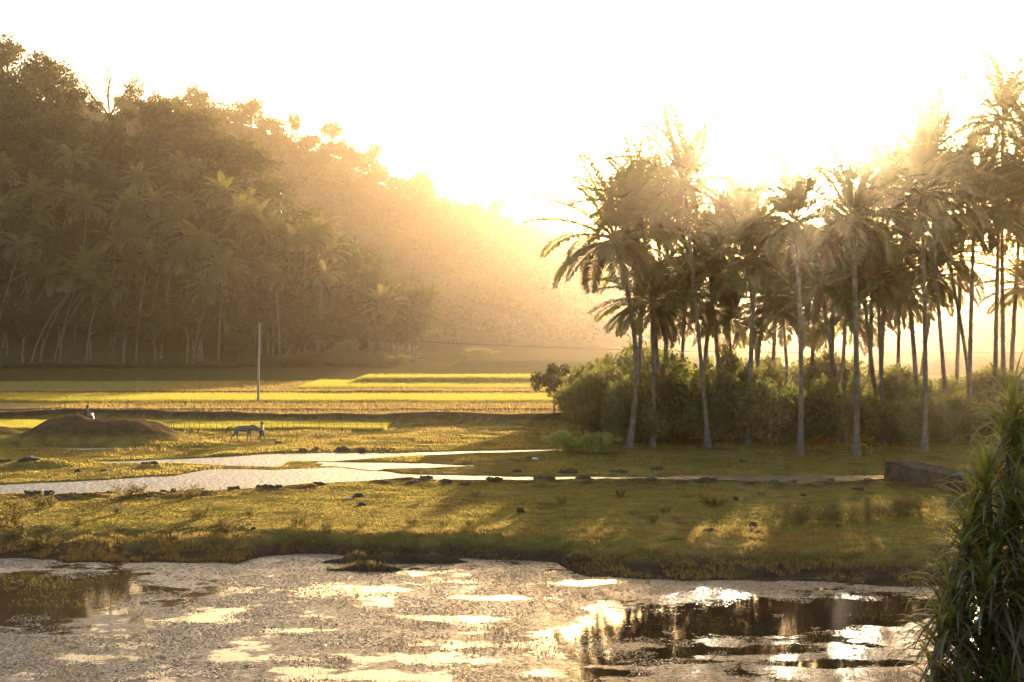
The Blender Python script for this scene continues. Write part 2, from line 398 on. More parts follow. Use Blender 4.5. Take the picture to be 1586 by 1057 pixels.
xs = np.concatenate([np.linspace(-620, -80, 60)[:-1], np.linspace(-80, -48, 60)[:-1], np.linspace(-48, 48, 400)[:-1], np.linspace(48, 80, 60)[:-1], np.linspace(80, 620, 60)])
ys = np.concatenate([np.linspace(-60, 30, 50)[:-1], np.linspace(30, 100, 330)[:-1], np.linspace(100, 140, 150)[:-1], np.linspace(140, 225, 170)[:-1], np.linspace(225, 1060, 170)])
GXg, GYg = np.meshgrid(xs, ys)
GZg = height(GXg, GYg)
gc = ground_colour(GXg, GYg, GZg)
nx, ny = len(xs), len(ys)
ii = (np.arange(ny - 1)[:, None] * nx + np.arange(nx - 1)[None]).ravel()
ground = mesh_np("ground", np.stack([GXg, GYg, GZg], -1).reshape(-1, 3), np.stack([ii, ii + 1, ii + nx + 1, ii + nx], 1), M['ground'], True, None, gc.reshape(-1, 3))
tag(ground, kind='structure')
def gh(x, y): return float(height(np.array([x], float), np.array([y], float))[0])
def plane(name, x0, x1, y0, y1, z, m):
    o = mesh_np(name, [(x0, y0, z), (x1, y0, z), (x1, y1, z), (x0, y1, z)], [[0, 1, 2, 3]], m)
    return tag(o, kind='structure')
OPEN_W = [(40, 925, 170, 32, 1.05), (150, 915, 90, 8, .8), (620, 1022, 150, 10, .42), (760, 1000, 110, 6, .45), (930, 985, 100, 14, .7), (1040, 968, 130, 20, .85), (1270, 955, 140, 24, .95), (1180, 938, 120, 10, .7), (1390, 945, 60, 20, .8), (560, 1050, 100, 7, .5), (300, 962, 90, 4, .7), (450, 978, 80, 4, .6), (560, 915, 60, 5, .6), (760, 928, 90, 5, .6), (700, 960, 80, 5, .6), (1150, 1010, 100, 6, .8), (900, 1045, 100, 6, .5), (470, 1040, 60, 5, .6), (130, 1020, 40, 4, .6), (880, 905, 70, 6, .6), (1300, 1030, 120, 7, .8)]
def weed_cover(x, y):
    c = .60 + .30 * fbm(x, y * .8, 1.7, 4, 111) + .12 * fbm(x, y, 6., 2, 113)
    px = x / y * FPX + CX; py = HY + (CAMZ - ZP) / y * FPX
    for a, b, rx, ry, k in OPEN_W:
        c = c - .62 * k * np.exp(-(((px - a) / rx) ** 2 + ((py - b) / ry) ** 2) ** 1.4)
    return c
def pond():
    X, Y_ = np.meshgrid(np.arange(-30, 30.01, .14), np.arange(33, 62.6, .14)); w, h = X.shape[1], X.shape[0]
    i = (np.arange(h - 1)[:, None] * w + np.arange(w - 1)[None]).ravel(); c = weed_cover(X, Y_).reshape(-1, 1).repeat(3, 1)
    tag(mesh_np("pond_water", np.stack([X, Y_, np.full_like(X, ZP)], -1).reshape(-1, 3), np.stack([i, i + 1, i + w + 1, i + w], 1), M['pond'], True, None, c), kind='structure')
pond()
plane("stream_water", -60, 60, 70, 109.5, ZS, M['stream'])

# hills
HL_x = [-260, -160, -119, -78, -61.5, -50.4, -45.9, -38.4, -27.3, -19.7, -13, 0]
HL_y = [380, 345, 330, 305, 292, 282, 278, 270, 258, 250, 245, 240]
HL_z = [95, 80, 65, 49, 40.4, 33.6, 24.5, 17, 11.5, 5, -.5, -3]
KH = 1.33
HL_x = [v * KH for v in HL_x]; HL_y = [v * KH for v in HL_y]; HL_z = [CAMZ + (v - CAMZ) * KH for v in HL_z]
FOOT = 226 * KH
def hill_near(x, y):
    yr = np.interp(x, HL_x, HL_y); zr = np.interp(x, HL_x, HL_z)
    t = (y - FOOT) / (yr - FOOT)
    up = np.where(t < 1, np.clip(t, -.1, 1) ** 1.0 * zr if False else zr * np.sign(t) * np.abs(np.clip(t, -.1, 1)) ** .85, zr - (y - yr) * .35)
    return up + 1.5 * fbm(x, y, 28., 3, 81) * sstep(0, .3, t) - .4
FR = [(-500, 60), (0, 110), (200, 150), (270, 150), (330, 158), (400, 168), (440, 195), (520, 215), (560, 235), (610, 275), (650, 280), (690, 308), (780, 328), (860, 356), (930, 378), (1000, 392), (1100, 404), (1300, 420), (1600, 430), (2200, 420)]
FY = 800.
FR_x = [gx(a, FY) for a, b in FR]; FR_z = [gz(b, FY) - 10. for a, b in FR]
def hill_far(x, y):
    zr = np.interp(x, FR_x, FR_z); f0 = 430 + 40 * sstep(0, 150, x)
    t = (y - f0) / (FY - f0)
    z = np.where(t < 1, zr * np.sign(t) * np.abs(np.clip(t, -.05, 1)) ** .9, zr - (y - FY) * .3)
    return z + 3.5 * 1.4 * fbm(x, y, 60., 3, 83) * sstep(0, .25, t) * (1 - .6 * sstep(.7, 1, t)) - .5
def hill_mesh(name, fn, x0, x1, y0, y1, st, m):
    X, Y_ = np.meshgrid(np.arange(x0, x1, st), np.arange(y0, y1, st)); Z = fn(X, Y_)
    w, h = X.shape[1], X.shape[0]; i = (np.arange(h - 1)[:, None] * w + np.arange(w - 1)[None]).ravel()
    return tag(mesh_np(name, np.stack([X, Y_, Z], -1).reshape(-1, 3), np.stack([i, i + 1, i + w + 1, i + w], 1), m, True), kind='structure')
M['hill'] = plain("forest floor", [(.035, .03, .014), (.05, .05, .02), (.065, .06, .025)], .15, .95, .6, .6)
hill_mesh("hill", hill_near, -358, 6, 296, 580, 5, M['hill'])
hill_mesh("hill", hill_far, -560, 620, 424, 1040, 10, M['hill'])

# ------------------------------------------------------------------ grass, rice, weeds (uncountable)
def blades(pts, h, w, lean, rng, k=3):
    n = len(pts); p = np.repeat(pts, k, 0); m = n * k
    h = np.repeat(np.broadcast_to(h, (n,)), k) * rng.uniform(.5, 1.25, m); w = w * rng.uniform(.7, 1.3, m)
    a = rng.uniform(0, 2 * np.pi, m); b = rng.uniform(0, 2 * np.pi, m); l = lean * rng.uniform(.2, 1, m) * h
    p = p + np.stack([rng.normal(size=m) * .03, rng.normal(size=m) * .03, np.zeros(m)], 1)
    e = np.stack([np.cos(a), np.sin(a), np.zeros(m)], 1) * w[:, None] * .5
    tip = p + np.stack([np.cos(b) * l, np.sin(b) * l, h], 1)
    v = np.stack([p - e, p + e, tip], 1).reshape(-1, 3)
    return v, np.arange(m * 3).reshape(-1, 3)
def scatter(n, x0, x1, y0, y1, rng, keep):
    x = rng.uniform(x0, x1, n); y = rng.uniform(y0, y1, n); z = height(x, y)
    k = keep(x, y, z); return np.stack([x, y, z], 1)[k]
def in_view(x, y, pad=4): return np.abs(x) < .37 * y + pad
rg = np.random.RandomState(11)
def pasture(x, y, z):
    nn = fbm(x, y, 1.8, 3, 91)
    return in_view(x, y) & (z > -.45) & (rg.uniform(0, 1, len(x)) < .55 + .9 * nn) & ~((y > 100) & (z > .3))
p1 = scatter(190000, -30, 32, 55, 84, rg, pasture)
hh = .035 + .04 * np.clip(fbm(p1[:, 0], p1[:, 1], 1.5, 3, 93), 0, 1)
v1, f1 = blades(p1, hh, .016, .8, rg, 3)
p2 = scatter(150000, -46, 50, 84, 124, rg, pasture)
v2, f2 = blades(p2, (.06 + .10) * np.clip(.4 + fbm(p2[:, 0], p2[:, 1], 2.5, 3, 95), 0, 1), .035, .7, rg, 2)
tag(mesh_np("short_grass", np.concatenate([v1, v2]), np.concatenate([f1, f2 + len(v1)]), M['grass']), "short backlit grass growing over the trampled pasture", "grass", kind='stuff')
p3 = scatter(60000, -50, 60, 141, 222, rg, lambda x, y, z: in_view(x, y) & ~((y > 163) & (y < 182)) & (z < .95))
v3, f3 = blades(p3, .28, .05, .5, rg, 2)
p3b = scatter(26000, -48, 30, 100, 130, rg, lambda x, y, z: in_view(x, y) & (fbm(x, y, 3., 3, 97) > .15) & ((z < .35) | (x > -12)))
v3b, f3b = blades(p3b, .28, .04, .6, rg, 2)
p3c = scatter(26000, -30, -9, 52, 63, rg, lambda x, y, z: (z > -.78) & (z < -.12) & (fbm(x, y, 1.5, 3, 99) > -.25))
p3d = scatter(34000, -10, 26, 52, 64, rg, lambda x, y, z: (z > -.8) & (z < .02) & (fbm(x, y, 1.1, 4, 103) > .02))
p3c = np.concatenate([p3c, p3d])
v3c, f3c = blades(p3c, .17, .02, .6, rg, 3)
tag(mesh_np("dry_grass", np.concatenate([v3, v3b, v3c]), np.concatenate([f3, f3b + len(v3), f3c + len(v3) + len(v3b)]), M['drygrass']), "tan dry grass and stubble on the fields and banks", "grass", kind='stuff')
def paddy(name, n, x0, x1, y0, y1, h, label, keep):
    p = scatter(n, x0, x1, y0, y1, rg, lambda x, y, z: in_view(x, y) & keep(x, y, z))
    v, f = blades(p, h, .04, .45, rg, 3)
    return tag(mesh_np(name, v, f, M['rice']), label, "rice", kind='stuff')
paddy("rice_plants", 60000, -52, -11, 121.5, 131.5, .30, "bright green rice in the narrow paddy behind the mound and stick fence", lambda x, y, z: (y < bund1(x) + .2) & (y > 122 + 1.5 * fbm(x, y * 0, 8, 2, 5)))
paddy("rice_plants", 70000, -72, 14, 163, 182, .45, "yellow green rice in the wide paddy around the foot of the pole", lambda x, y, z: (y > 165 + 2 * fbm(x, y * 0, 8, 2, 6)) & (y < 179 + np.clip(-x, 0, 80) * .02))
paddy("rice_plants", 26000, -30, 30, 198, 222, .5, "pale rice on the raised terrace below the far hill", lambda x, y, z: y > 199)
# little leaves afloat on the pond
pf = scatter(260000, -24, 24, 38.5, 61, rg, lambda x, y, z: in_view(x, y, 2) & (y < shore(x) + .2) & (.7 * weed_cover(x, y) + .55 * fbm(x * .7, y, .9, 4, 115) + .2 * fbm(x, y * .5, 5., 2, 116) > .345))
pf[:, 2] = ZP + .012
nf_ = len(pf); sz = rg.uniform(.012, .048, (nf_, 1)); an = rg.uniform(0, 6.28, nf_); e1 = np.stack([np.cos(an), np.sin(an), rg.normal(size=nf_) * .22], 1) * sz; e2 = np.stack([-np.sin(an), np.cos(an), rg.normal(size=nf_) * .22], 1) * sz * .6
tag(mesh_np("floating_leaves", np.stack([pf - e1, pf + e2, pf + e1, pf - e2], 1).reshape(-1, 3), np.arange(nf_ * 4).reshape(-1, 4), M['float']), "tiny brown leaves and scum afloat on the pond", "weeds", kind='stuff')
# sprigs standing in the pond
p4 = scatter(30000, -22, 24, 38.5, 60, rg, lambda x, y, z: in_view(x, y, 2) & (y < shore(x) - .2) & (fbm(x, y, 3.2, 4, 101) + .25 * fbm(x, y, .7, 2, 102) > .08))
p4[:, 2] = ZP - .01
v4, f4 = blades(p4, .07 + .10 * (fbm(p4[:, 0], p4[:, 1], 2., 2, 104) > .2), .014, 1.0, rg, 2)
tag(mesh_np("water_weed", v4, f4, M['weed']), "thin weed stalks and leaves sticking out of the pond", "weeds", kind='stuff')

# ------------------------------------------------------------------ trees
def palm_crown(rng, L=5.6, n=36, pairs=50, wid=.115, droop=1.0, wind=0.0, top=84, span=112, pw=.85):
    mb = MB(); dead = MB()
    for i in range(n):
        u = i / (n - 1)
        az = i * 2.39996 + rng.uniform(-.3, .3)
        e0 = math.radians(top - span * u ** pw + rng.uniform(-8, 8))
        bend = math.radians((34 + 40 * rng.uniform(.2, 1)) * (.6 + .5 * min(u * 1.5, 1)) * droop)
        if u > .8: bend *= .7
        ln = L * (.72 + .28 * math.sin(math.pi * min(1, .25 + u * .75))) * rng.uniform(.88, 1.08)
        k = 12; s = np.linspace(0, 1, k); e = e0 - bend * s ** 1.4
        e = np.maximum(e, math.radians(-86))
        step = ln / (k - 1); rad = np.concatenate([[0], np.cumsum(np.cos(e[:-1]) * step)]); zz = np.concatenate([[0], np.cumsum(np.sin(e[:-1]) * step)])
        tw = az + rng.uniform(-.25, .25) * s
        pts = np.stack([np.cos(tw) * rad + wind * s * s * ln, np.sin(tw) * rad, zz], 1)
        target = dead if (u > .93) else mb
        target.tube(pts, np.linspace(.05, .008, k), 4, False)
        # leaflets
        t = np.linspace(.16, .985, pairs); P = np.stack([np.interp(t, s, pts[:, j]) for j in range(3)], 1)
        D = np.gradient(P, axis=0); D /= np.linalg.norm(D, axis=1)[:, None]
        side = np.cross(D, np.array([0, 0, 1.])); side /= np.linalg.norm(side, axis=1)[:, None] + 1e-9
        upv = np.cross(side, D)
        ll = .98 * (np.sin(np.pi * np.clip(t * .92 + .06, 0, 1)) ** .55) * (L / 5.6) * 1.12
        roll = rng.uniform(-.5, .5)
        for sg in (-1, 1):
            l = ll * rng.uniform(.8, 1.1, pairs)
            dr = rng.uniform(.35, .75, (pairs, 1)) + .25 * u
            dirv = side * sg * (1 + sg * roll * .2) + D * rng.uniform(.45, .75, (pairs, 1)) + upv * (.25 - roll * sg * .3)
            dirv /= np.linalg.norm(dirv, axis=1)[:, None]
            mid = P + dirv * l[:, None] * .5
            tipd = dirv + np.array([0, 0, -1.]) * dr; tipd /= np.linalg.norm(tipd, axis=1)[:, None]
            tip = mid + tipd * l[:, None] * .5
            wv = np.cross(dirv, upv); wv /= np.linalg.norm(wv, axis=1)[:, None] + 1e-9
            w = wid * .5
            target.leaves(np.stack([P, mid + wv * w, tip, mid - wv * w], 1))
    return mb, dead
def palm_mesh_set(seed, **kw):
    rng = np.random.RandomState(seed); a, d = palm_crown(rng, **kw)
    res = []
    for nm, b, m in (("crown", a, M['palm']), ("dry_fronds", d, M['deadfrond'])):
        o = b.build(nm, m); res.append((nm, o.data)); bpy.data.objects.remove(o)
    return res
palm_sets = [palm_mesh_set(100), palm_mesh_set(101, droop=1.2), palm_mesh_set(102, n=32, droop=.9), palm_mesh_set(103, n=38, L=6.0, droop=1.15)]
palm_sets += [palm_mesh_set(110, n=32, wid=.10, droop=1.5, wind=.10, top=70, span=95, pw=.7), palm_mesh_set(111, n=34, L=4.8, wid=.10, droop=1.25, wind=-.06, top=78, span=120, pw=.6), palm_mesh_set(112, n=28, L=6.2, wid=.09, droop=1.7, wind=.14, top=66, span=80, pw=.8)]
def trunk_mb(top, bend, r0, r1, rings=True, n=22):
    """trunk from the origin to `top`, bowed by `bend`"""
    top = np.array(top, float); mid1 = np.array([bend[0], bend[1], top[2] * .42]); mid2 = np.array([top[0] * .55 + bend[0] * .6, top[1] * .55 + bend[1] * .6, top[2] * .72])
    pts = bez([(0, 0, -.4), mid1, mid2, top], n); t = np.linspace(0, 1, n)
    rad = r0 + (r1 - r0) * t ** .7 + r0 * .9 * np.exp(-t * 22)
    if rings: rad = rad * (1 + .035 * np.sin(np.arange(n) * 2.4))
    mb = MB(); mb.tube(pts, rad, 9, True); return mb
def palm(x, y, top, bend, setk, label, group, rz=0., scale=1., r0=.19, pale=False, z=None):
    o = empty("coconut_palm", (x, y, gh(x, y) if z is None else z), 0, label, "palm tree", group)
    trunk_mb(top, bend, r0, r0 * .62).build("trunk", M['palebark'] if pale else M['palmbark'], o, True)
    for nm, me in palm_sets[setk]:
        c = bpy.data.objects.new(nm, me); COL.objects.link(c); c.parent = o; c.location = top; c.rotation_euler = (0, 0, rz); c.scale = (scale,) * 3
    return o
# the grove on the right: (base px, base py, crown px, crown py, bow in px, set, frond scale, label)
GROVE = [
 (974, 693, 952, 372, 26, 3, 1.08, "leftmost coconut palm of the grove, its long fronds reaching out over the small tree"),
 (1011, 692, 1008, 470, 4, 1, .86, "short coconut palm with low spreading yellow fronds near the left end of the grove"),
 (1024, 684, 992, 322, -4, 0, .98, "thin bowed coconut palm just right of the short palm with low yellow fronds"),
 (1031, 676, 1034, 345, 0, 2, .95, "coconut palm standing back behind the left end of the grove, crown touching its neighbours"),
 (1098, 693, 1060, 285, -14, 2, 1.05, "tall coconut palm leaning left with the highest crown in the left half of the grove"),
 (1120, 672, 1098, 410, -5, 1, .9, "coconut palm with a low dense crown right of the tall left leaning palm"),
 (1158, 688, 1168, 400, 4, 0, 1.0, "straight thin coconut palm in front of the dense hedge, midway in the grove"),
 (1180, 660, 1150, 345, -6, 3, .92, "coconut palm deep in the grove, crown left of the straight thin palm's top"),
 (1188, 655, 1200, 470, 10, 2, .8, "low coconut palm with drooping fronds between two straight grey trunks"),
 (1240, 704, 1232, 345, 3, 1, 1.02, "coconut palm with a pale flared trunk casting a shadow across the narrow stream"),
 (1309, 687, 1272, 445, -12, 0, .86, "coconut palm with a dark trunk leaning left under the brightest glow"),
 (1327, 706, 1320, 340, 2, 3, .96, "pale straight coconut palm directly under the sun"),
 (1366, 680, 1335, 420, -14, 2, .82, "coconut palm with a bowed trunk springing left from beside a thick dark trunk"),
 (1371, 690, 1360, 440, -6, 1, .85, "coconut palm with a thick dark flared trunk right of the sun"),
 (1360, 668, 1375, 305, 8, 0, .98, "tall hazy coconut palm whose crown fills the glow right of the sun"),
 (1433, 699, 1426, 300, 3, 3, 1.0, "straight thick coconut palm left of the low stone wall"),
 (1426, 672, 1402, 375, -10, 2, .9, "coconut palm leaning left behind the straight thick trunk"),
 (1472, 682, 1440, 240, -18, 1, 1.02, "tall coconut palm with a wide dark trunk leaning left behind the stone wall"),
 (1500, 684, 1508, 330, 2, 0, 1.0, "straight pale coconut palm rising behind the stone wall"),
 (1508, 668, 1468, 400, -6, 2, .88, "coconut palm with a thin slanting trunk crossing behind the straight pale one"),
 (1540, 672, 1546, 320, 2, 3, 1.0, "left one of the close pair of dark coconut palms near the right edge"),
 (1557, 668, 1552, 185, -6, 2, 1.06, "tallest coconut palm, its feathery top standing highest at the right edge"),
 (1564, 664, 1580, 330, 4, 1, .95, "coconut palm curving right beside the tallest palm at the edge of the picture"),
 (1612, 690, 1606, 255, 0, 0, 1.0, "coconut palm whose fronds hang in from beyond the right edge of the picture"),
]
BACK = [(985, 672, 1000, 285, 6, 1), (1050, 668, 1062, 400, 4, 3), (1085, 664, 1110, 330, 6, 0), (1140, 662, 1128, 430, -4, 2), (1165, 660, 1190, 360, 6, 1), (1225, 664, 1212, 420, -4, 3), (1255, 660, 1262, 380, 3, 0), (1285, 664, 1292, 335, 3, 2),
 (1300, 662, 1310, 425, 3, 1), (1345, 660, 1350, 350, 3, 3), (1388, 662, 1392, 410, 3, 0), (1400, 660, 1404, 240, 4, 1), (1418, 658, 1450, 380, 8, 3), (1450, 660, 1470, 300, 6, 0), (1480, 660, 1490, 250, 3, 2), (1515, 662, 1530, 390, 5, 3), (1530, 660, 1522, 270, -3, 1), (1590, 664, 1592, 400, 2, 2), (1570, 660, 1560, 410, -4, 0)]
for a in BACK[:11] + BACK[12:16:2] + BACK[17:18]: GROVE.append((a[0], a[1], a[2], a[3] + (62 if a[2] < 1390 else 45), a[4], a[5], .92, "hazy coconut palm in the back rows of the sunlit grove, its lost among others"))
def place_palm(bx, by, tx, ty, bow, k, sc, label, group, i):
    x, y = gp(bx, by); z0 = gh(x, y); y2 = y + R.uniform(-1, 1)
    top = (gx(tx, y2) - x, y2 - y, gz(ty, y2) - z0)
    return palm(x, y, top, (bow / FPX * y, R.uniform(-.3, .3), 0), k, label, group, R.uniform(0, 6.28), sc * 1.16, .2 * R.uniform(.9, 1.2), False, z0)
for i, g in enumerate(GROVE): place_palm(*g, "coconut palms of the sunlit grove", i)

def broadleaf(seed, rx, rz, hz, nl, per, leaf, m, trunk_r=.28, rl=None, kind="crown"):
    """meshes (trunk, crown) of a broad tree, crown centre at height hz"""
    rng = np.random.RandomState(seed); c, r = lobes(rng, nl, rx, rz, hz, rl or rx * .36)
    mb = MB(); mb.leaves(leaf_quads(lobe_leaves(rng, c, r, per), leaf, rng))
    tb = MB(); fork = np.array([rng.uniform(-.4, .4), rng.uniform(-.4, .4), hz - rz * .75])
    tb.tube(bez([(0, 0, -.8), (rng.uniform(-.3, .3), 0, fork[2] * .5), fork], 8), np.linspace(trunk_r * 1.4, trunk_r * .8, 8), 8)
    for ci in c[:9]:
        tb.tube(bez([fork, (fork + ci) / 2 + np.array([0, 0, .5]), ci], 6), np.linspace(trunk_r * .55, trunk_r * .12, 6), 5)
    a, b = tb.build("trunk", M['bark'], None, True), mb.build("crown", m)
    res = (a.data, b.data); bpy.data.objects.remove(a); bpy.data.objects.remove(b); return res
def put_tree(meshes, loc, rz, sc, name, label, cat, group=None, names=("trunk", "crown")):
    o = empty(name, loc, rz, label, cat, group); o.scale = sc if isinstance(sc, tuple) else (sc,) * 3
    for nm, me in zip(names, meshes):
        c = bpy.data.objects.new(nm, me); COL.objects.link(c); c.parent = o
    return o
BT = [broadleaf(200 + k, 5.2, 4.2, 8.2, 26, 90, .62, M['leaf']) for k in range(4)]
# left hillside: individual crowns
rt = np.random.RandomState(5)
def hz1(x, y): return float(hill_near(np.array([x]), np.array([y]))[0])
cnt = 0
for row in range(11):
    tt = .03 + row * .097
    for px in np.arange(-30 + (row % 2) * 22, 640, 44):
        pxx = px + rt.uniform(-14, 14); x = gx(pxx, (250 + row * 6) * KH)
        yr, zr = np.interp(x, HL_x, HL_y), np.interp(x, HL_x, HL_z)
        if zr < 0.0 or (zr < 12 and row > 5 and row % 2) : continue
        y = FOOT + (yr - FOOT) * tt + rt.uniform(-2.5, 2.5)
        x = gx(pxx, y)
        s = (.5 if row >= 8 and 112 < pxx < 222 else 1.) * KH * rt.uniform(.72, 1.12) * (.8 if row == 0 else 1.)
        put_tree(BT[rt.randint(4)], (x, y, hz1(x, y) - .3), rt.uniform(0, 6.28), (s, s, s * rt.uniform(.85, 1.15)), "broadleaf_tree",
                 "dark leafy tree packed among others on the shaded left hillside", "tree", "trees covering the left hillside"); cnt += 1
# distinct trees on its skyline
def skyline_tree(px, py_top, k, s, label, m=None, Yoff=0):
    s = s * KH; x0 = gx(px, 300 * KH); Y = float(np.interp(x0, HL_x, HL_y)) + Yoff; x = gx(px, Y); zt = gz(py_top, Y)
    zb = hz1(x, Y) - .3
    return put_tree(m or BT[k], (x, Y, zb), px * .1, (s, s, (zt - zb) / 13.0), "broadleaf_tree", label, "tree")
OPEN = broadleaf(230, 6.5, 4.2, 9., 22, 55, .6, M['leafdark'], .3, 1.7)
skyline_tree(14, 52, 0, 1.15, "tall open crowned tree standing highest at the left edge of the skyline", OPEN)
skyline_tree(72, 92, 1, 1.0, "airy tree with gaps in its crown just right of the highest skyline tree", OPEN)
skyline_tree(222, 124, 2, .6, "small light crowned tree right of the bare tree on the skyline", OPEN)
skyline_tree(395, 215, 3, 1.0, "rounded dark tree bulging at the right shoulder of the left hillside", None, -8)
# bare tree on the skyline
def bare_tree(px, py_top, label):
    rng = np.random.RandomState(77); Y = 300. * KH; x = gx(px, Y); zb = hz1(x, Y) - .5; H = gz(py_top, Y) - zb
    o = empty("bare_tree", (x, Y, zb), 0, label, "tree")
    tb = MB(); bb = MB()
    tb.tube(bez([(0, 0, -.5), (.3, 0, H * .2), (.1, 0, H * .38)], 8), np.linspace(.5, .36, 8), 8)
    tips = []
    def grow(p, d, l, r, lev, mb):
        e = p + d * l; mid = (p + e) / 2 + rng.normal(size=3) * l * .06
        mb.tube(bez([p, mid, e], 5), np.linspace(r, r * .6, 5), 5, False)
        if lev == 0: return
        for k in range(3 if lev > 1 else 4):
            nd = d + rng.normal(size=3) * .42; nd[2] = abs(nd[2]) * .8 + .35; nd /= np.linalg.norm(nd)
            grow(p + d * l * rng.uniform(.5, 1.), nd, l * rng.uniform(.6, .85), r * .58, lev - 1, mb)
    for a in np.arange(7):
        d = np.array([math.cos(a * 2.4) * .95, math.sin(a * 2.4) * .5, 1.]); d /= np.linalg.norm(d)
        grow(np.array([.1, 0, H * .36]), d, H * .27, .22, 3, bb)
    tb.build("trunk", M['twig'], o, True); bb.build("branches", M['twig'], o)
    return o
bare_tree(170, 86, "leafless tree with thin upswept branches on the left skyline")

# palms along the foot of the left hillside
far_sets = palm_sets
lp = np.random.RandomState(31)
LEFT = []
for px in np.arange(-20, 520, 17):
    LEFT.append((px + lp.uniform(-11, 11), lp.uniform(222, 236), lp.uniform(12, 19.5), (max(0, 1 - px / 330.) * 5.5 + lp.uniform(-1.5, 3.5))))
for px in np.arange(0, 470, 40):
    LEFT.append((px + lp.uniform(-9, 9), lp.uniform(234, 246), lp.uniform(16, 20), lp.uniform(0, 4)))
for px in np.arange(10, 420, 90):
    LEFT.append((px + lp.uniform(-9, 9), lp.uniform(250, 262), lp.uniform(14, 18), lp.uniform(0, 3)))
for px, Y, H, ln in LEFT:
    Y, H, ln = Y * KH, H * KH, ln * KH
    x = gx(px, Y); zb = max(hz1(x, Y), gh(x, Y)) - .2
    palm(x, Y, (ln, lp.uniform(-1, 1), H), (ln * .1 + lp.uniform(-.4, .2), 0, 0), lp.randint(4, 7), "slender pale trunked coconut palm among many at the foot of the left hillside", "coconut palms below the left hillside", lp.uniform(0, 6.28), lp.uniform(.85, 1.3), .21, True, zb)
def lone_palm(px, by, py, Y, k, sc, label, z=None):
    Y = Y * KH; sc = sc * 1.25; x = gx(px, Y); zb = max(gh(x, Y), hz1(x, Y)) if z is None else z
    palm(x, Y, (.6, 0, gz(py, Y) - zb), (.4, 0, 0), k, label, None, px, sc, .17, True, zb)
lone_palm(590, 560, 480, 226, 1, .95, "coconut palm with a round drooping crown at the right end of the dark wood")
lone_palm(500, 560, 392, 238, 2, .9, "coconut palm top catching the light above the right slope of the dark wood")
lone_palm(632, 560, 555, 262, 0, .6, "small young palm rising out of the hazy thicket")
# edge trees and thicket at the right end of the wood
CLUMP = broadleaf(240, 3.6, 3.2, 6.0, 22, 80, .45, M['leaf'], .2)
CLUMP2 = broadleaf(241, 3.4, 2.6, 5.0, 20, 80, .4, M['leafdark'], .2)
def edge(px, py_top, Y, sx, label, m, name="broadleaf_tree", hgt=9.3, cat="tree", group=None):
    Y = Y * KH; sx = sx * KH; x = gx(px, Y); zb = max(gh(x, Y), hz1(x, Y)) - .2; s = (gz(py_top, Y) - zb) / hgt
    return put_tree(m, (x, Y, zb), px * .7, (sx, sx, s), name, label, cat, group)
for a, (px, pt, Y, sx) in enumerate([(35, 455, 226, 1.0), (98, 430, 232, 1.2), (172, 440, 230, 1.1), (236, 425, 236, 1.2), (300, 455, 228, 1.1), (352, 440, 232, 1.2), (415, 450, 230, 1.1), (140, 370, 240, 1.3), (275, 360, 242, 1.3), (385, 365, 240, 1.3), (15, 350, 240, 1.3)]):
    edge(px, pt, Y, sx, "dark leafy tree standing among the palm trunks at the foot of the left hillside", (CLUMP, CLUMP2)[a % 2], hgt=(9.3, 7.8)[a % 2], group="leafy trees among the hillside palms")
edge(576, 386, 236, 1.05, "dark dense tree standing out from the wood above the round crowned palm", CLUMP2, hgt=7.8)
edge(455, 318, 246, 1.3, "leafy tree with a sunlit edge at the right side of the left hillside", CLUMP)
edge(520, 430, 232, 1.2, "leafy tree at the wood's edge between the utility pole and the round crowned palm", CLUMP)
SHR = [broadleaf(250 + k, 2.6, 1.8, 1.8, 30, 190, .27, M['shrub'], .07) for k in range(3)]
HZ = (3.7,)
for k, (px, pt, Y) in enumerate([(450, 548, 224), (490, 540, 226), (535, 528, 222), (570, 545, 222), (605, 548, 226), (638, 556, 235), (668, 562, 240), (698, 560, 245), (412, 555, 224), (350, 560, 222), (300, 562, 222), (240, 560, 221), (180, 563, 221), (120, 562, 222), (60, 560, 221), (10, 562, 221)]):
    edge(px, pt, Y, 1.35, "low hazy bush in the thicket along the foot of the left hillside", SHR[k % 3], "bush", 3.7, "bush", "bushes along the foot of the hillside")
edge(742, 538, 240, 1.25, "rounded bush standing highest at the right end of the hazy thicket", SHR[1], "bush", 3.7, "bush")

# far hillside: one hazy wood, and the trees one can pick out on its ridge
def far_wood():
    rng = np.random.RandomState(61); out = []
    for k in range(3000):
        y = rng.uniform(432, 818); px = rng.uniform(180, 1640); x = gx(px, y)
        z = float(hill_far(np.array([x]), np.array([y]))[0])
        if z < -1: continue
        s = rng.uniform(1.1, 2.0); c, r = lobes(rng, 8, 3.6 * s, 2.6 * s, z + 4.5 * s, 2.2 * s); c[:, 0] += x; c[:, 1] += y
        out.append(leaf_quads(lobe_leaves(rng, c, r, 24), 1.4, rng))
    q = np.concatenate(out); mb = MB(); mb.leaves(q); return mb
tag(far_wood().build("far_wood", M['leaf']), "hazy forest covering the far hillside beyond the fields", "forest", kind='stuff')
def ridge(px, pt, k, s, label, m=None, hgt=12.6):
    x = gx(px, FY - 4); zb = float(hill_far(np.array([x]), np.array([FY - 4]))[0]) - .5
    put_tree(m or BT[k], (x, FY - 4, zb), px, (s * 1.25, s * 1.25, (gz(pt, FY - 4) - zb) / hgt), "broadleaf_tree", label, "tree")
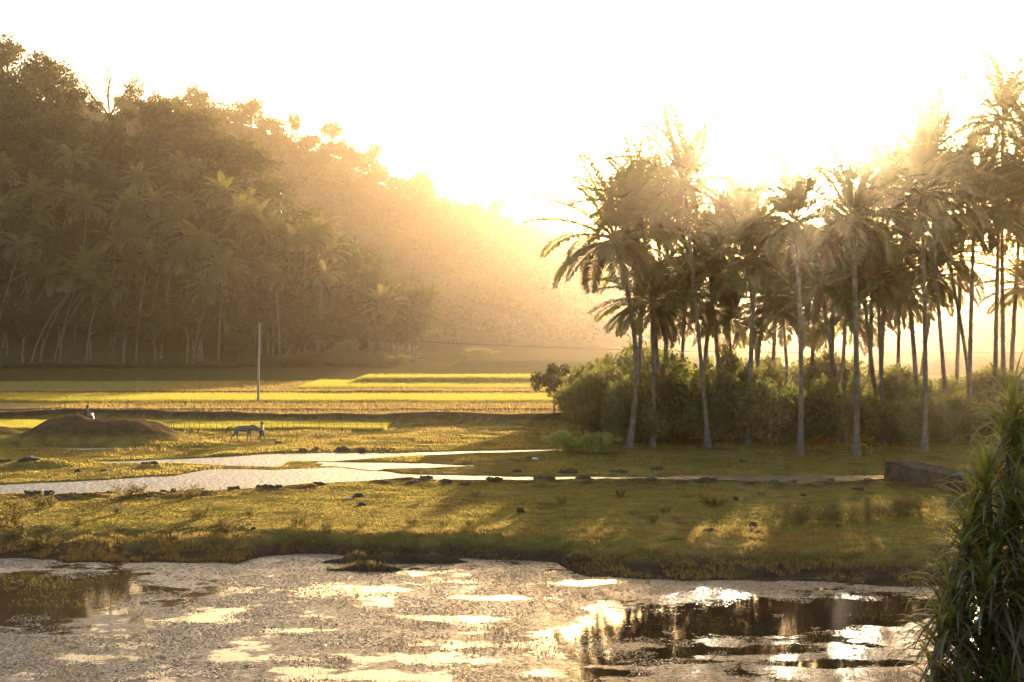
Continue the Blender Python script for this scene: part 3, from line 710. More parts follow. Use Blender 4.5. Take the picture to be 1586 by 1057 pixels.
for a in [(300, 132, 0, 1.3, "broad tree at the highest point of the far ridge"), (390, 150, 1, 1.4, "flat topped spreading tree on the far ridge right of the highest one"),
          (455, 168, 2, .7, "small airy tree in the notch of the far ridge"), (515, 178, 3, 1.1, "feathery light crowned tree halfway down the far ridge"),
          (575, 220, 0, 1.1, "leafy tree on the far ridge where it starts to fall steeply"), (655, 261, 1, 1.1, "round dark tree bulging above the far ridge"),
          (772, 298, 2, .85, "pointed tree standing alone low on the far ridge"), (735, 306, 3, .7, "small pale tree just left of the pointed ridge tree"), (880, 348, 1, .9, "faint tree on the far ridge beside the grove's first fronds")]:
    ridge(*a)

# ------------------------------------------------------------------ bushes behind and below the grove
def bush(px, base, pt, w, k, label, group=None, m=None, name="bush", cat="bush", hgt=3.7, rad=2.9, Y=None):
    Y = Y or gy(base); x = gx(px, Y); zb = gh(x, Y); sx = w / 2 / FPX * Y / rad
    return put_tree((m or SHR)[k % len(m or SHR)], (x, Y, zb), px * 1.3, (sx, sx, (gz(pt, Y) - zb) / hgt), name, label, cat, group, ("stem", "crown"))
SMALL = broadleaf(260, 1.7, 1.25, 2.9, 16, 110, .26, M['leafdark'], .07, .62)
put_tree(SMALL, (gx(856, gy(655)), gy(655), gh(gx(856, gy(655)), gy(655))), .4, (1.12, 1.0, 1.32), "small_tree", "small dark tree with one thin trunk standing left of the grove", "tree")
for a in [(905, 678, 572, 110, 0, "dark bush with hanging stems beside the small thin trunked tree"),
          (955, 672, 560, 150, 1, "tall rounded bush behind the leftmost palm trunk"),
          (1050, 676, 552, 150, 2, "tall leafy bush between the leftmost trunks and the tall leaning palm"),
          (1128, 678, 566, 130, 0, "dense bush right of the tall left leaning palm's trunk"),
          (1200, 690, 582, 130, 1, "rounded bush catching light on top, left of the pale flared trunk"),
          (1182, 668, 568, 130, 2, "hazy bush behind the rounded bush in the middle of the grove"),
          (1284, 690, 584, 110, 0, "rounded dark bush between the pale flared trunk and the palm under the sun"),
          (1260, 655, 562, 120, 1, "tall hazy bush behind the palm under the sun"),
          (1345, 665, 588, 110, 2, "low hazy bush right of the palm under the sun"),
          (1400, 672, 566, 110, 0, "hazy bush between the thick dark trunks"),
          (1455, 668, 580, 110, 1, "bush behind the stone wall"), (1525, 664, 570, 120, 2, "bush behind the close pair of dark palms"),
          (1590, 668, 575, 110, 0, "bush at the right edge beneath the tallest palms"),
          (1395, 690, 640, 90, 1, "low sunlit bush at the foot of the straight thick palm"),
          (1010, 690, 610, 90, 2, "dark bush low behind the short palm with yellow fronds"), (1085, 690, 600, 90, 0, "dark bush low behind the tall leaning trunk"), (1240, 690, 628, 90, 1, "low bush tucked behind the pale flared trunk")]:
    bush(*a[:6], None)
BR = [broadleaf(270 + k, 2.4, 1.0, 1.0, 24, 130, .17, M['bright'], .04, .5) for k in range(2)]
for a in [(880, 700, 664, 90, 0, "light green bush glowing at the foot of the dark hedge"), (930, 703, 668, 80, 1, "light green bush glowing beside the leftmost palm's foot")]:
    bush(*a, None, BR, "bush", "bush", 2.1, 2.6)
SCR = [broadleaf(280 + k, 2.4, .4, .45, 34, 70, .10, M['weed'], .03, .5) for k in range(2)]
for a in [(1235, 808, 780, 130, 0, "low brown scrub patch on the pasture, leftmost of the row"), (1305, 806, 776, 140, 1, "low brown scrub patch in the middle of the row on the pasture"), (1370, 803, 770, 140, 0, "low brown scrub patch below the stone wall"), (1425, 800, 762, 110, 1, "low brown scrub patch nearest the big strap leaved shrub")]:
    bush(*a, None, SCR, "scrub", "scrub", 1.05, 2.5)

for k, (px, pt) in enumerate([(900, 575), (940, 562), (985, 556), (1030, 552), (1080, 560), (1120, 556), (1165, 562), (1215, 556), (1250, 565), (1300, 560), (1345, 566), (1390, 560), (1430, 570), (1475, 562), (1520, 568), (1565, 560), (1610, 566)]):
    bush(px, 650 + (k * 7) % 12, pt + (-14, -6, -20, -10, -4, -16, -8)[k % 7] + (24 if px > 1380 else 0), 120 + (0, -30, 40, 10)[k % 4], k, "hazy bush in the dense thicket behind the palm trunks of the grove", "bushes of the thicket behind the grove")
for k, (px, pt) in enumerate([(925, 600), (960, 590), (1035, 598), (1060, 606), (1110, 600), (1150, 596), (1225, 610), (1330, 610), (1372, 604), (1450, 606), (1490, 604), (1545, 600), (1590, 596)]):
    bush(px, 684 + (k * 5) % 7, pt + (-20, -2, -26, 6, -28)[k % 5] + (26 if px > 1380 else 0), 95 + (0, -30, 25)[k % 3], k + 1, "lower dark bush among the palm trunks of the grove", "lower bushes among the palm trunks")
# little plants on the pasture
def sprig(seed, n=16, h=.5):
    rng = np.random.RandomState(seed); mb = MB()
    for k in range(n):
        a = rng.uniform(0, 6.28); r = rng.uniform(.0, .25); e = np.array([math.cos(a) * rng.uniform(.1, .5), math.sin(a) * rng.uniform(.1, .5), h * rng.uniform(.5, 1.2)])
        b = np.array([math.cos(a) * r, math.sin(a) * r, -.03]); p = bez([b, b + np.array([0, 0, e[2] * .5]), b + e], 5)
        mb.tube(p, np.linspace(.010, .004, 5), 3, False)
        c = p[2:] .repeat(5, 0) + rng.normal(size=(15, 3)) * .05
        mb.leaves(leaf_quads(c, .09, rng))
    o = mb.build("weed_plant", M['weed']); me = o.data; bpy.data.objects.remove(o); return me
SP = [sprig(300 + k, 14 + 4 * k, .42 + .07 * k) for k in range(3)]
rs = np.random.RandomState(15)
spots = [(195, 772, 1.5), (215, 770, 1.1), (285, 774, 1.2), (300, 770, .9), (60, 787, 1.), (75, 786, 1.1), (150, 793, .9), (180, 796, .9), (310, 803, 1.2), (300, 806, .8), (345, 820, 1.1), (352, 822, 1.2), (388, 795, .8), (388, 803, .8), (118, 812, .7), (240, 800, .6), (20, 790, 1.2), (8, 815, 1.6), (25, 820, 1.7), (55, 830, 1.2), (460, 815, .8), (475, 818, .8), (505, 822, .9), (640, 815, .8), (690, 816, .7), (728, 818, .7), (560, 818, .6), (745, 805, .6), (1100, 785, 1.1), (1115, 786, 1.), (1030, 795, .7), (1010, 812, .7), (870, 783, .7), (650, 780, .6), (735, 770, .6), (960, 770, .8), (1180, 770, .7)]
for i, (px, py, s) in enumerate(spots):
    x, y = gp(px, py); o = bpy.data.objects.new("weed_plant", SP[i % 3]); COL.objects.link(o)
    o.location = (x, y, gh(x, y)); o.rotation_euler = (0, 0, rs.uniform(0, 6.28)); o.scale = (s, s, s)
    tag(o, "small brown twiggy weed standing on the short pasture grass", "weed", "weeds dotted over the pasture")
# clods of mud
def clod(seed):
    rng = np.random.RandomState(seed); u, v = np.meshgrid(np.linspace(0, 2 * np.pi, 15)[:-1], np.linspace(0, np.pi * .62, 7))
    d = np.stack([np.cos(u) * np.sin(v), np.sin(u) * np.sin(v), np.cos(v)], -1)
    r = 1 + .9 * fbm(d[..., 0] * 2 + seed, d[..., 1] * 2 + d[..., 2] * 2, .9, 4, seed)
    P = d * r[..., None] * np.array([.5, .4, .34]); n = 14
    f = [[i * n + j, i * n + (j + 1) % n, (i + 1) * n + (j + 1) % n, (i + 1) * n + j] for i in range(6) for j in range(n)]
    o = mesh_np("mud_clod", P.reshape(-1, 3), f, M['soil'], True); me = o.data; bpy.data.objects.remove(o); return me
CL = [clod(s) for s in (1, 2, 3, 4)]
cl = [(50, 766, 2.2, .9), (75, 767, 1.2, .8), (112, 763, 1.6, .9), (145, 762, .7, .6), (170, 764, .9, .5), (252, 762, .9, .6), (268, 763, .6, .6), (310, 762, .9, .5), (362, 758, 1.3, .7), (400, 753, .9, 1.1), (412, 757, 1.3, .7), (430, 757, 1., .6), (453, 750, .7, .8), (492, 752, 1.4, .6), (555, 770, 1.4, .7), (560, 783, .9, .6), (392, 822, .5, .5), (660, 744, 1.7, .8), (640, 748, 1.5, .6), (690, 748, 1.6, .7), (720, 752, 1.1, .6), (765, 746, 2.2, .8), (840, 744, 2.4, .8), (905, 743, 2., .7), (945, 741, 1.3, .6), (1010, 745, 1.6, .6), (1060, 748, 1.2, .5), (1095, 748, 2.2, .9), (1200, 747, 1.6, .7), (1230, 748, 1.2, .8), (1290, 748, 1., .6), (1345, 746, 1.2, .5), (1330, 760, 1.2, .6), (806, 796, .75, .8), (1168, 816, .9, .8), (1100, 823, 1.2, .5), (1140, 777, .45, .7), (1300, 818, .6, .5), (1245, 770, .6, .5),
      (45, 722, 2.6, .7), (232, 724, 1.8, .6), (430, 686, 1.2, .5), (490, 698, 1.6, .8), (530, 699, 1.9, .9), (560, 700, 1.3, .7), (590, 701, 1.0, .5), (470, 700, 1.2, .6), (700, 715, .6, .4), (818, 711, .9, .6), (1018, 728, 1.6, .6), (960, 733, 2.0, .7), (880, 733, 2.2, .7), (800, 731, 1.5, .6), (1150, 716, .8, .5), (5, 716, 1.6, .6), (120, 733, .8, .5), (160, 731, .7, .5)]
for i, (px, py, s, hz) in enumerate(cl):
    x, y = gp(px, py); o = bpy.data.objects.new("mud_clod", CL[i % 4]); COL.objects.link(o)
    o.location = (x, y, gh(x, y) - .03); o.rotation_euler = (0, 0, rs.uniform(0, 6.28)); o.scale = (s * .55, s * .5, hz * .9)
    tag(o, "dark lump of mud and turf on the trampled ground by the stream", "clod", "clods of mud around the stream")
for px, py, s, lab in ((539, 774, .22, "pale stone lying beside dark clods on the pasture"), (828, 712, .3, "pale stone on the spit of grass by the stream")):
    x, y = gp(px, py); o = bpy.data.objects.new("field_stone", CL[1].copy()); COL.objects.link(o); o.data.materials.clear(); o.data.materials.append(M['wcloth'])
    o.location = (x, y, gh(x, y)); o.scale = (s * 1.4, s, s * 1.2); tag(o, lab, "stone")
# stone wall at the end of the stream
def stone_wall():
    a = np.array(gp(1372, 740)); b = np.array(gp(1500, 770)); d = (b - a) / np.linalg.norm(b - a); nrm = np.array([-d[1], d[0]])
    if nrm[0] < 0: nrm = -nrm
    L_, T, H = np.linalg.norm(b - a) + 1.5, 1.9, 1.15; n = 60; m = 12; k = 8
    mb = MB()
    def sheet(fn, nu, nv):
        u, v = np.meshgrid(np.linspace(0, 1, nu), np.linspace(0, 1, nv)); P = fn(u, v)
        rough = fbm(P[..., 0] * 3 + P[..., 1] * 3, P[..., 2] * 3 + P[..., 1], 1., 4, 5) * .17
        P = P + rough[..., None] * np.array([-.6, -.5, .4])
        i = (np.arange(nv - 1)[:, None] * nu + np.arange(nu - 1)[None]).ravel()
        mb.add(P.reshape(-1, 3), np.stack([i, i + 1, i + nu + 1, i + nu], 1))
    z0 = gh(*a) - .4
    def pt(s, t, z): return np.stack([a[0] + d[0] * s + nrm[0] * t, a[1] + d[1] * s + nrm[1] * t, z], -1)
    sheet(lambda u, v: pt(u * L_, 0 * v - .12 * (1 - v), z0 + v * (H + .4)), n, m)
    sheet(lambda u, v: pt(u * L_, v * T, z0 + H + .4 + 0 * u), n, k)
    sheet(lambda u, v: pt(u * L_, T + .12 * (1 - v), z0 + v * (H + .4)), n, m)
    sheet(lambda u, v: pt(0 * u - .12 * (1 - v), u * T, z0 + v * (H + .4)), k, m)
    sheet(lambda u, v: pt(L_ + 0 * u, u * T, z0 + v * (H + .4)), k, m)
    o = mb.build("stone_wall", M['stone'], None, True)
    tag(o, "low rough stone wall at the end of the stream under the palms", "wall")
stone_wall()

# ------------------------------------------------------------------ pole, cable, stick fence
PY = gy(624); PX = gx(399.5, PY)
pole = empty("utility_pole", (PX, PY, gh(PX, PY)), 0, "thin pale utility pole standing in the rice field", "pole")
mb = MB(); PH = gz(500, PY) - gh(PX, PY); mb.tube([(0, 0, -.5), (.08, 0, PH * .5), (.2, 0, PH)], [.15, .12, .09], 8); mb.build("shaft", M['pole'], pole, True)
mb = MB(); mb.tube([(-.15, 0, PH - .35), (.55, 0, PH - .35)], .04, 6); mb.build("crossarm", M['wood'], pole)
mb = MB(); mb.tube([(.5, 0, PH - .32), (.5, 0, PH - .18)], [.05, .03], 6); mb.build("insulator", M['black'], pole)
pts = []
for px, py, Y in ((402, 507, PY), (480, 518, 168), (600, 527, 174), (720, 533, 180), (920, 541, 190), (1100, 545, 198), (1300, 547, 206), (1450, 547, 212), (1620, 546, 220)): pts.append((gx(px, Y), Y, gz(py, Y)))
mb = MB(); mb.tube(pts, .035, 5); tag(mb.build("power_cable", M['wire']), "thin dark cable strung across the valley behind the grove", "cable")
pole2 = empty("utility_pole", (gx(1620, 220), 220, gh(gx(1620, 220), 220)), 0, "utility pole beyond the right edge carrying the far end of the cable", "pole")
mb = MB(); mb.tube([(0, 0, -.5), (0, 0, gz(546, 220) + .2 - gh(gx(1620, 220), 220))], [.15, .09], 8); mb.build("shaft", M['pole'], pole2, True)
fence = empty("stick_fence", (gx(260, 121), 121, 0), 0, "long fence of thin upright sticks in front of the narrow rice paddy", "fence")
rf = np.random.RandomState(8); tops = []
for px in list(np.arange(222, 300, 5.2)) + list(np.arange(300, 470, 8.6)) + list(np.arange(470, 615, 12)):
    Y = 121 + rf.uniform(-.3, .3); x = gx(px + rf.uniform(-1.5, 1.5), Y) ; h_ = rf.uniform(.85, 1.35)
    if 255 < px < 300 and rf.rand() < .5: h_ *= 1.6
    ox, oy = x - fence.location.x, Y - fence.location.y; zg = gh(x, Y)
    m_ = MB(); m_.tube([(ox, oy, zg - .2), (ox + rf.uniform(-.06, .06), oy, zg + h_)], [.026, .018], 5); m_.build("post", M['wood'], fence)
    tops.append((ox, oy - .03, zg + .62))
mb = MB(); mb.tube(tops, .012, 4); mb.build("rail", M['wood'], fence)
gate = empty("stick_hurdle", (gx(262, 118), 118, gh(gx(262, 118), 118)), 0, "pale bundle of crossed sticks leaning at the left end of the stick fence", "hurdle")
mb = MB()
for k in range(5): mb.tube([(-.35 + k * .16, 0, -.1), (-.38 + k * .18, .05, .95)], .03, 5)
mb.build("uprights", M['wood'], gate)
mb = MB(); mb.tube([(-.62, 0, .98), (0, -.02, .9), (.6, 0, 1.02)], .04, 5); mb.build("top_rail", M['palebark'], gate)

# ------------------------------------------------------------------ horse and people
def skin_obj(name, verts, edges, m, parent, sub=2, root=0):
    """verts: (x,y,z,r) joints"""
    me = bpy.data.meshes.new(name); me.from_pydata([v[:3] for v in verts], edges, []); me.materials.append(m)
    o = bpy.data.objects.new(name, me); COL.objects.link(o); o.parent = parent
    md = o.modifiers.new("skin", 'SKIN'); md.use_smooth_shade = True
    for i, sv in enumerate(me.skin_vertices[0].data):
        r = verts[i][3]; sv.radius = (r, r) if not isinstance(r, tuple) else r; sv.use_root = (i == root)
    s = o.modifiers.new("sub", 'SUBSURF'); s.levels = s.render_levels = sub
    return o
def chain(*idx): return [(idx[i], idx[i + 1]) for i in range(len(idx) - 1)]
def skinned(name, joints, chains, m, parent, root, sub=2):
    k = list(joints); ix = {n: i for i, n in enumerate(k)}
    return skin_obj(name, [joints[n] for n in k], [e for c in chains for e in chain(*[ix[n] for n in c])], m, parent, sub, ix[root])
HYd = gy(686); hx = gx(378, HYd); hzg = gh(hx, HYd)
horse = empty("horse", (hx, HYd, hzg), 0, "pale grey horse walking with lowered head behind the man leading it", "horse")
J = {'pelvis': (-.62, 0, 1.10, .22), 'loin': (-.25, 0, 1.08, .24), 'chest': (.15, 0, 1.06, .27), 'wither': (.42, 0, 1.12, .22), 'neck1': (.66, 0, 1.17, .15), 'neck2': (.92, 0, 1.10, .115), 'poll': (1.10, 0, 1.04, .10), 'cheek': (1.18, 0, .90, .10), 'nose': (1.27, 0, .70, .065), 'lip': (1.30, 0, .62, .05),
     'rump': (-.80, 0, 1.08, .17)}
def leg(tag_, pts):
    for i, p in enumerate(pts): J[f'{tag_}{i}'] = p
leg('fl', [(.40, .12, .92, .11), (.43, .13, .66, .07), (.52, .13, .38, .045), (.46, .13, .13, .036), (.44, .13, .03, .045)])
leg('fr', [(.36, -.12, .92, .11), (.30, -.13, .66, .07), (.28, -.13, .38, .045), (.25, -.13, .12, .036), (.28, -.13, .03, .045)])
leg('hl', [(-.62, .12, .88, .14), (-.50, .13, .68, .09), (-.58, .13, .42, .055), (-.48, .13, .13, .036), (-.45, .13, .03, .045)])
leg('hr', [(-.70, -.12, .88, .14), (-.72, -.13, .68, .09), (-.95, -.13, .45, .055), (-1.03, -.13, .15, .036), (-1.05, -.13, .04, .045)])
skinned("body", J, [('pelvis', 'loin', 'chest', 'wither', 'neck1', 'neck2', 'poll', 'cheek', 'nose', 'lip'), ('pelvis', 'rump'), ('wither', 'fl0', 'fl1', 'fl2', 'fl3', 'fl4'), ('wither', 'fr0', 'fr1', 'fr2', 'fr3', 'fr4'), ('pelvis', 'hl0', 'hl1', 'hl2', 'hl3', 'hl4'), ('pelvis', 'hr0', 'hr1', 'hr2', 'hr3', 'hr4')], M['horse'], horse, 'pelvis')
skin_obj("tail", [(-.90, 0, 1.18, .04), (-1.12, 0, 1.22, .05), (-1.30, 0, 1.08, .055), (-1.40, 0, .86, .04), (-1.43, 0, .74, .015)], chain(0, 1, 2, 3, 4), M['hoof'], horse)
mb = MB(); mb.tube(bez([(.45, 0, 1.32), (.8, 0, 1.34), (1.12, 0, 1.13)], 8), [.03, .05, .05, .05, .05, .045, .04, .02], 6); mb.build("mane", M['hoof'], horse, True)
for sgn in (-1, 1):
    mb = MB(); mb.tube([(1.10, sgn * .05, 1.10), (1.09, sgn * .075, 1.17), (1.08, sgn * .08, 1.23)], [.03, .026, .004], 6); mb.build("ear", M['horse'], horse, True)
mb = MB(); mb.tube([(1.22 + .07 * math.cos(a), .075 * math.sin(a), .80 + .03 * math.cos(a)) for a in np.linspace(0, 6.28, 9)], .012, 4); mb.build("halter", M['hoof'], horse)

def person(name, loc, rz, J, skin_chains, cloth, label, hair_at, face=(1, 0)):
    o = empty(name, loc, rz, label, "person")
    skinned("body", J, skin_chains, M['skin'], o, 'hip')
    hx_, hy_, hz_ = hair_at
    mb = MB(); th = np.linspace(0, np.pi * .62, 6)
    mb.tube([(hx_ - .012, hy_, hz_ + .128 * math.cos(t)) for t in th], [max(.004, .112 * math.sin(t)) for t in th], 10); mb.build("hair", M['hoof'], o, True)
    mb = MB(); mb.tube([(hx_ + .10, hy_, hz_ + .02), (hx_ + .128, hy_, hz_ - .022)], [.008, .016], 5); mb.build("nose", M['skin'], o, True)
    for s in (-1, 1):
        mb = MB(); mb.tube([(hx_ + .088, hy_ + s * .034, hz_ + .012), (hx_ + .10, hy_ + s * .034, hz_ + .012)], [.013, .006], 6); mb.build("eye", M['black'], o)
        mb = MB(); mb.tube([(hx_ + .005, hy_ + s * .092, hz_ - .03), (hx_ + .0, hy_ + s * .105, hz_ + .02)], [.012, .018], 5); mb.build("ear", M['skin'], o, True)
    mb = MB(); mb.tube([(hx_ + .094, hy_ - .025, hz_ - .058), (hx_ + .10, hy_, hz_ - .06), (hx_ + .094, hy_ + .025, hz_ - .058)], .006, 4); mb.build("mouth", M['dcloth'], o)
    for nm, cj, cc, m_, root in cloth: skinned(nm, cj, cc, m_, o, root)
    return o
def hand_joints(J, tag_, wrist, d, spread=(0, 1, 0), curl=(0, 0, -1)):
    """palm and five fingers growing from the wrist joint"""
    w = np.array(wrist); d = np.array(d, float); d /= np.linalg.norm(d); s = np.array(spread, float); c = np.array(curl, float)
    p = w + d * .07; J[tag_ + 'palm'] = (*p, .022); ch = []
    for k, (off, ln) in enumerate(((-.027, .068), (-.009, .078), (.009, .074), (.026, .058))):
        a = p + s * off + d * .025; b = a + d * ln * .55 + c * .01; e = b + d * ln * .3 + c * ln * .45
        for n_, q, r in (('a', a, .009), ('b', b, .0085), ('c', e, .007)): J[f'{tag_}{k}{n_}'] = (*q, r)
        ch.append((tag_ + 'palm', f'{tag_}{k}a', f'{tag_}{k}b', f'{tag_}{k}c'))
    a = w + d * .03 - s * .035; b = a + d * .03 - s * .012 + c * .012; J[tag_ + 't0'] = (*a, .010); J[tag_ + 't1'] = (*b, .008)
    ch.append((tag_ + 'palm', tag_ + 't0', tag_ + 't1')); return ch
mx_ = gx(405, HYd); mzg = gh(mx_, HYd)
J = {'hip': (0, 0, .86, .13), 'waist': (.01, 0, 1.02, .125), 'chest': (.02, 0, 1.22, .14), 'neck': (.03, 0, 1.38, .058), 'head': (.05, 0, 1.50, .098), 'crown': (.045, 0, 1.58, .07),
     'sl': (.02, .17, 1.31, .06), 'el': (-.08, .24, 1.06, .042), 'wl': (.06, .25, .86, .028), 'sr': (.02, -.17, 1.31, .06), 'er': (-.14, -.22, 1.08, .042), 'wr': (-.32, -.20, .96, .028),
     'hl': (.02, .09, .82, .095), 'kl': (.20, .10, .46, .062), 'al': (.26, .10, .09, .04), 'tl': (.41, .11, .035, .03), 'hr': (-.02, -.09, .82, .095), 'kr': (-.10, -.10, .47, .062), 'ar': (-.34, -.10, .14, .04), 'tr': (-.25, -.11, .035, .03)}
hc = hand_joints(J, 'L', (.06, .25, .86), (.2, 0, -1), (1, 0, 0), (0, -1, 0)) + hand_joints(J, 'Rh', (-.32, -.20, .96), (-1, 0, -.4), (0, 1, 0), (0, 0, -1))
CH = [('hip', 'waist', 'chest', 'neck', 'head', 'crown'), ('chest', 'sl', 'el', 'wl', 'Lpalm'), ('chest', 'sr', 'er', 'wr', 'Rhpalm'), ('hip', 'hl', 'kl', 'al', 'tl'), ('hip', 'hr', 'kr', 'ar', 'tr')] + hc
def grow(J, keys, k, add=.0, **over):
    r = {n: (*J[n][:3], J[n][3] * k + add) for n in keys}; r.update(over); return r
shirt = grow(J, ['hip', 'waist', 'chest', 'sl', 'el', 'sr', 'er'], 1.16, .012)
shirt['el'] = (*[J['sl'][i] * .35 + J['el'][i] * .65 for i in range(3)], .062); shirt['er'] = (*[J['sr'][i] * .35 + J['er'][i] * .65 for i in range(3)], .062); shirt['hem'] = (0, 0, .66, .19); shirt['col'] = (.028, 0, 1.34, .08)
shorts = grow(J, ['hip', 'hl', 'hr'], 1.12, .01); shorts['kl'] = (.17, .10, .52, .085); shorts['kr'] = (-.09, -.10, .52, .085)
person("person", (mx_, HYd, mzg), 0, J, CH, [("shirt", shirt, [('hem', 'hip', 'waist', 'chest', 'col'), ('chest', 'sl', 'el'), ('chest', 'sr', 'er')], M['cloth'], 'hip'), ("shorts", shorts, [('hip', 'hl', 'kl'), ('hip', 'hr', 'kr')], M['dcloth'], 'hip')],
       "person in a long pale shirt striding ahead of the grey horse, leading it", (.05, 0, 1.53))
mb = MB(); a = np.array((mx_ - .42, HYd - .2, mzg + .92)); b = np.array((hx + 1.27, HYd - .03, hzg + .74)); mb.tube(bez([a + np.array((.06, 0, -.2)), a, (a + b) / 2 - np.array((0, 0, .05)), b], 10), .012, 5)
tag(mb.build("lead_rope", M['wood']), "short lead rope from the walking person's hand to the horse's halter", "rope")

# rider behind the mound
by = 113.6; bx = gx(134, by); bzg = gh(bx, by)
bike = empty("motorbike", (bx, by, bzg), 0, "dark motorbike mostly hidden behind the grassy mound", "motorbike")
for wx in (-.62, .64):
    w = MB(); w.tube([(wx + .27 * math.cos(a), 0, .3 + .27 * math.sin(a)) for a in np.linspace(0, 2 * np.pi, 25)], .045, 6, False); wo = w.build("wheel", M['black'], bike, True)
    w = MB(); w.tube([(wx, -.04, .3), (wx, .04, .3)], .05, 8)
    for a in np.linspace(0, np.pi, 7)[:-1]: w.tube([(wx + .25 * math.cos(a), 0, .3 + .25 * math.sin(a)), (wx - .25 * math.cos(a), 0, .3 - .25 * math.sin(a))], .006, 4)
    w.build("rim", M['chrome'], wo)
mb = MB(); mb.tube([(-.75, 0, .68), (-.4, 0, .74), (0, 0, .72), (.1, 0, .70)], [.07, .11, .12, .08], 8); mb.build("seat", M['dcloth'], bike, True)
mb = MB(); mb.tube([(-.6, 0, .55), (-.1, 0, .45), (.2, 0, .55), (.42, 0, .78)], [.08, .15, .12, .07], 8); mb.tube([(-.62, 0, .3), (-.1, 0, .36)], .04, 6); mb.build("frame", M['black'], bike, True)
mb = MB(); mb.tube([(.64, .06, .3), (.45, .06, .95)], .022, 6); mb.tube([(.64, -.06, .3), (.45, -.06, .95)], .022, 6); mb.build("fork", M['chrome'], bike, True)
mb = MB(); mb.tube([(.38, -.33, .98), (.46, -.1, .95), (.46, .1, .95), (.38, .33, .98)], .016, 6); mb.build("handlebar", M['chrome'], bike, True)
mb = MB(); mb.tube([(.50, 0, .86), (.58, 0, .85)], [.08, .065], 10); mb.build("headlight", M['chrome'], bike, True)
mb = MB(); mb.tube([(.0, -.14, .28), (-.5, -.15, .32), (-.85, -.15, .42)], [.03, .045, .045], 7); mb.build("exhaust", M['chrome'], bike, True)
mb = MB(); mb.tube([(-.35, -.1, .3), (-.35, -.1, .36)], .03, 6); mb.tube([(.9 * math.cos(a) * .37 + .64, 0, .3 + .35 * math.sin(a)) for a in np.linspace(.5, 2.6, 9)], .04, 5); mb.build("mudguard", M['black'], bike, True)
J = {'hip': (-.12, 0, .90, .13), 'waist': (-.08, 0, 1.05, .125), 'chest': (.0, 0, 1.24, .14), 'neck': (.05, 0, 1.40, .058), 'head': (.08, 0, 1.51, .098), 'crown': (.075, 0, 1.59, .07),
     'sl': (.0, .17, 1.33, .06), 'el': (.14, .25, 1.13, .042), 'wl': (.32, .27, 1.03, .028), 'sr': (.0, -.17, 1.33, .06), 'er': (.14, -.25, 1.13, .042), 'wr': (.32, -.27, 1.03, .028),
     'hl': (-.08, .10, .86, .095), 'kl': (.28, .19, .74, .065), 'al': (.10, .19, .38, .042), 'tl': (.24, .20, .31, .03), 'hr': (-.08, -.10, .86, .095), 'kr': (.28, -.19, .74, .065), 'ar': (.10, -.19, .38, .042), 'tr': (.24, -.20, .31, .03)}
hc = hand_joints(J, 'L', (.32, .27, 1.03), (1, 0, -.5), (0, 1, 0), (-.3, 0, -1)) + hand_joints(J, 'Rh', (.32, -.27, 1.03), (1, 0, -.5), (0, 1, 0), (-.3, 0, -1))
shirt = grow(J, ['hip', 'waist', 'chest', 'sl', 'sr'], 1.12, .01); shirt['el'] = (*J['el'][:3], .058); shirt['er'] = (*J['er'][:3], .058); shirt['col'] = (.04, 0, 1.36, .08)
trs = grow(J, ['hip', 'hl', 'kl', 'al', 'hr', 'kr', 'ar'], 1.12, .012)
person("person", (bx, by, bzg), 0, J, CH[:5] + hc, [("shirt", shirt, [('hip', 'waist', 'chest', 'col'), ('chest', 'sl', 'el'), ('chest', 'sr', 'er')], M['dcloth'], 'hip'), ("trousers", trs, [('hip', 'hl', 'kl', 'al'), ('hip', 'hr', 'kr', 'ar')], M['dcloth'], 'hip')],
       "person in dark clothes sitting low behind the crest of the grassy mound", (.08, 0, 1.54))

# ------------------------------------------------------------------ big strap leaved shrub in the foreground
def strap(b, az, e0, L, w, bend, rng, k=7):
    s = np.linspace(0, 1, k); e = e0 - bend * s ** 1.5; st = L / (k - 1)
    r = np.concatenate([[0], np.cumsum(np.cos(e[:-1]) * st)]); z = np.concatenate([[0], np.cumsum(np.sin(e[:-1]) * st)])
    c = np.stack([b[0] + np.cos(az) * r, b[1] + np.sin(az) * r, b[2] + z], 1)
    side = np.array([-np.sin(az), np.cos(az), 0]); ww = w * .5 * (1 - s ** 3) ** .8 * (.7 + .6 * np.sin(np.pi * np.clip(s + .25, 0, 1))); up = np.stack([-np.sin(e) * np.cos(az), -np.sin(e) * np.sin(az), np.cos(e)], 1)
    fold = .35 * ww[:, None] * up
    v = np.concatenate([c - side * ww[:, None] + fold, c, c + side * ww[:, None] + fold])
    i = np.arange(k - 1)
    return v, np.concatenate([np.stack([i, i + 1, k + i + 1, k + i], 1), np.stack([k + i, k + i + 1, 2 * k + i + 1, 2 * k + i], 1)])
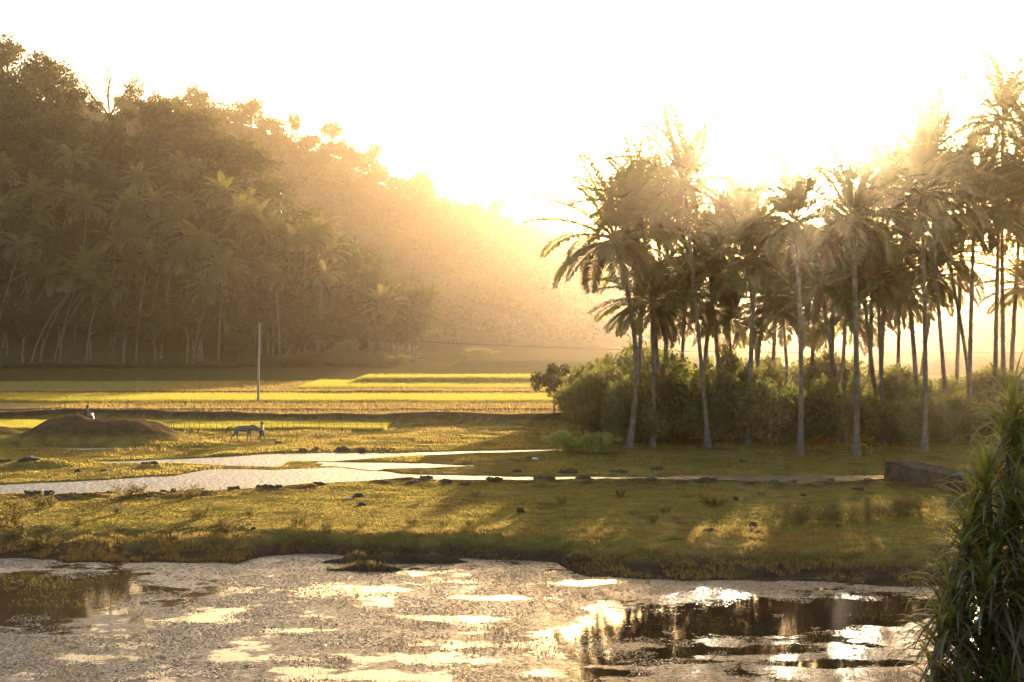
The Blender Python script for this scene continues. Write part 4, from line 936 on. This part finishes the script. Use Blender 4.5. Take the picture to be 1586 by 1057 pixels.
def pandan():
    rng = np.random.RandomState(90); Y0 = 27.; x0 = gx(1560, Y0); z0 = gh(x0, Y0)
    o = empty("pandan_shrub", (x0, Y0, z0), 0, "large strap leaved shrub filling the lower right corner in front of the pond", "shrub")
    heads = []
    for px, py, dy in ((1575, 700, .3), (1530, 745, -.2), (1510, 790, .2), (1590, 780, -.5), (1480, 905, 0), (1545, 850, -.6), (1500, 960, .3), (1580, 930, -.7), (1460, 1000, -.3), (1530, 1040, -.5), (1625, 700, .5), (1640, 830, 0), (1600, 1040, -.8), (1560, 620 + 60, .9), (1470, 1090, 0), (1620, 1000, 0), (1555, 980, .6), (1510, 870, .7), (1570, 640, .4), (1500, 840, -.3), (1475, 950, -.6), (1450, 1060, .2), (1530, 910, -.9), (1570, 800, -.4), (1600, 880, -1.), (1490, 1010, .9), (1560, 1060, -.9), (1520, 800, .9), (1600, 650, .2), (1500, 1090, -.8)):
        Y = Y0 + dy; heads.append(np.array((gx(px, Y) - x0, dy, gz(py, Y) - z0)))
    tb = MB(); core = np.array((.2, 0, 1.2))
    tb.tube([(0, 0, -.4), (.1, 0, .6), core], [.16, .13, .12], 8)
    for h in heads:
        tb.tube(bez([core, core * .5 + np.array((h[0] * .7, h[1] * .7, h[2] * .35)), h], 8), np.linspace(.08, .05, 8), 7)
    tb.build("stem", M['bark'], o, True)
    for h in heads:
        mb = MB(); db = MB()
        for k in range(30):
            u = k / 29; v, f = strap(h + np.array((0, 0, -.35 * u)), k * 2.39996 + rng.uniform(-.3, .3), math.radians(86 - 75 * u + rng.uniform(-8, 8)), rng.uniform(.9, 1.5), rng.uniform(.065, .10), math.radians(35 + 80 * u + rng.uniform(0, 40)), rng); mb.add(v, f)
        for k in range(14):
            v, f = strap(h + np.array((0, 0, -.3 - .5 * rng.rand())), rng.uniform(0, 6.28), math.radians(rng.uniform(-50, 0)), rng.uniform(.9, 1.6), .07, math.radians(rng.uniform(40, 70)), rng); db.add(v, f)
        mb.build("leaf_rosette", M['pandan'], o, True); db.build("dry_leaf_skirt", M['pandry'], o, True)
pandan()

# ------------------------------------------------------------------ haze
def haze():
    m, N, L, out = mat("haze"); v = N.new("ShaderNodeVolumePrincipled")
    v.inputs["Density"].default_value = HAZE_DENSITY; v.inputs["Color"].default_value = (*HAZE_COLOR, 1); v.inputs["Anisotropy"].default_value = HAZE_G
    L.new(v.outputs[0], out.inputs["Volume"])
    x0, x1, y0, y1, z0, z1 = -640, 640, -75, 1080, -6.0, 215
    V = [(x, y, z) for z in (z0, z1) for y in (y0, y1) for x in (x0, x1)]
    o = mesh_np("haze", V, [[0, 2, 3, 1], [4, 5, 7, 6], [0, 1, 5, 4], [1, 3, 7, 5], [3, 2, 6, 7], [2, 0, 4, 6]], m)
    tag(o, "warm thin haze hanging in the valley air", "haze", kind='stuff')
haze()
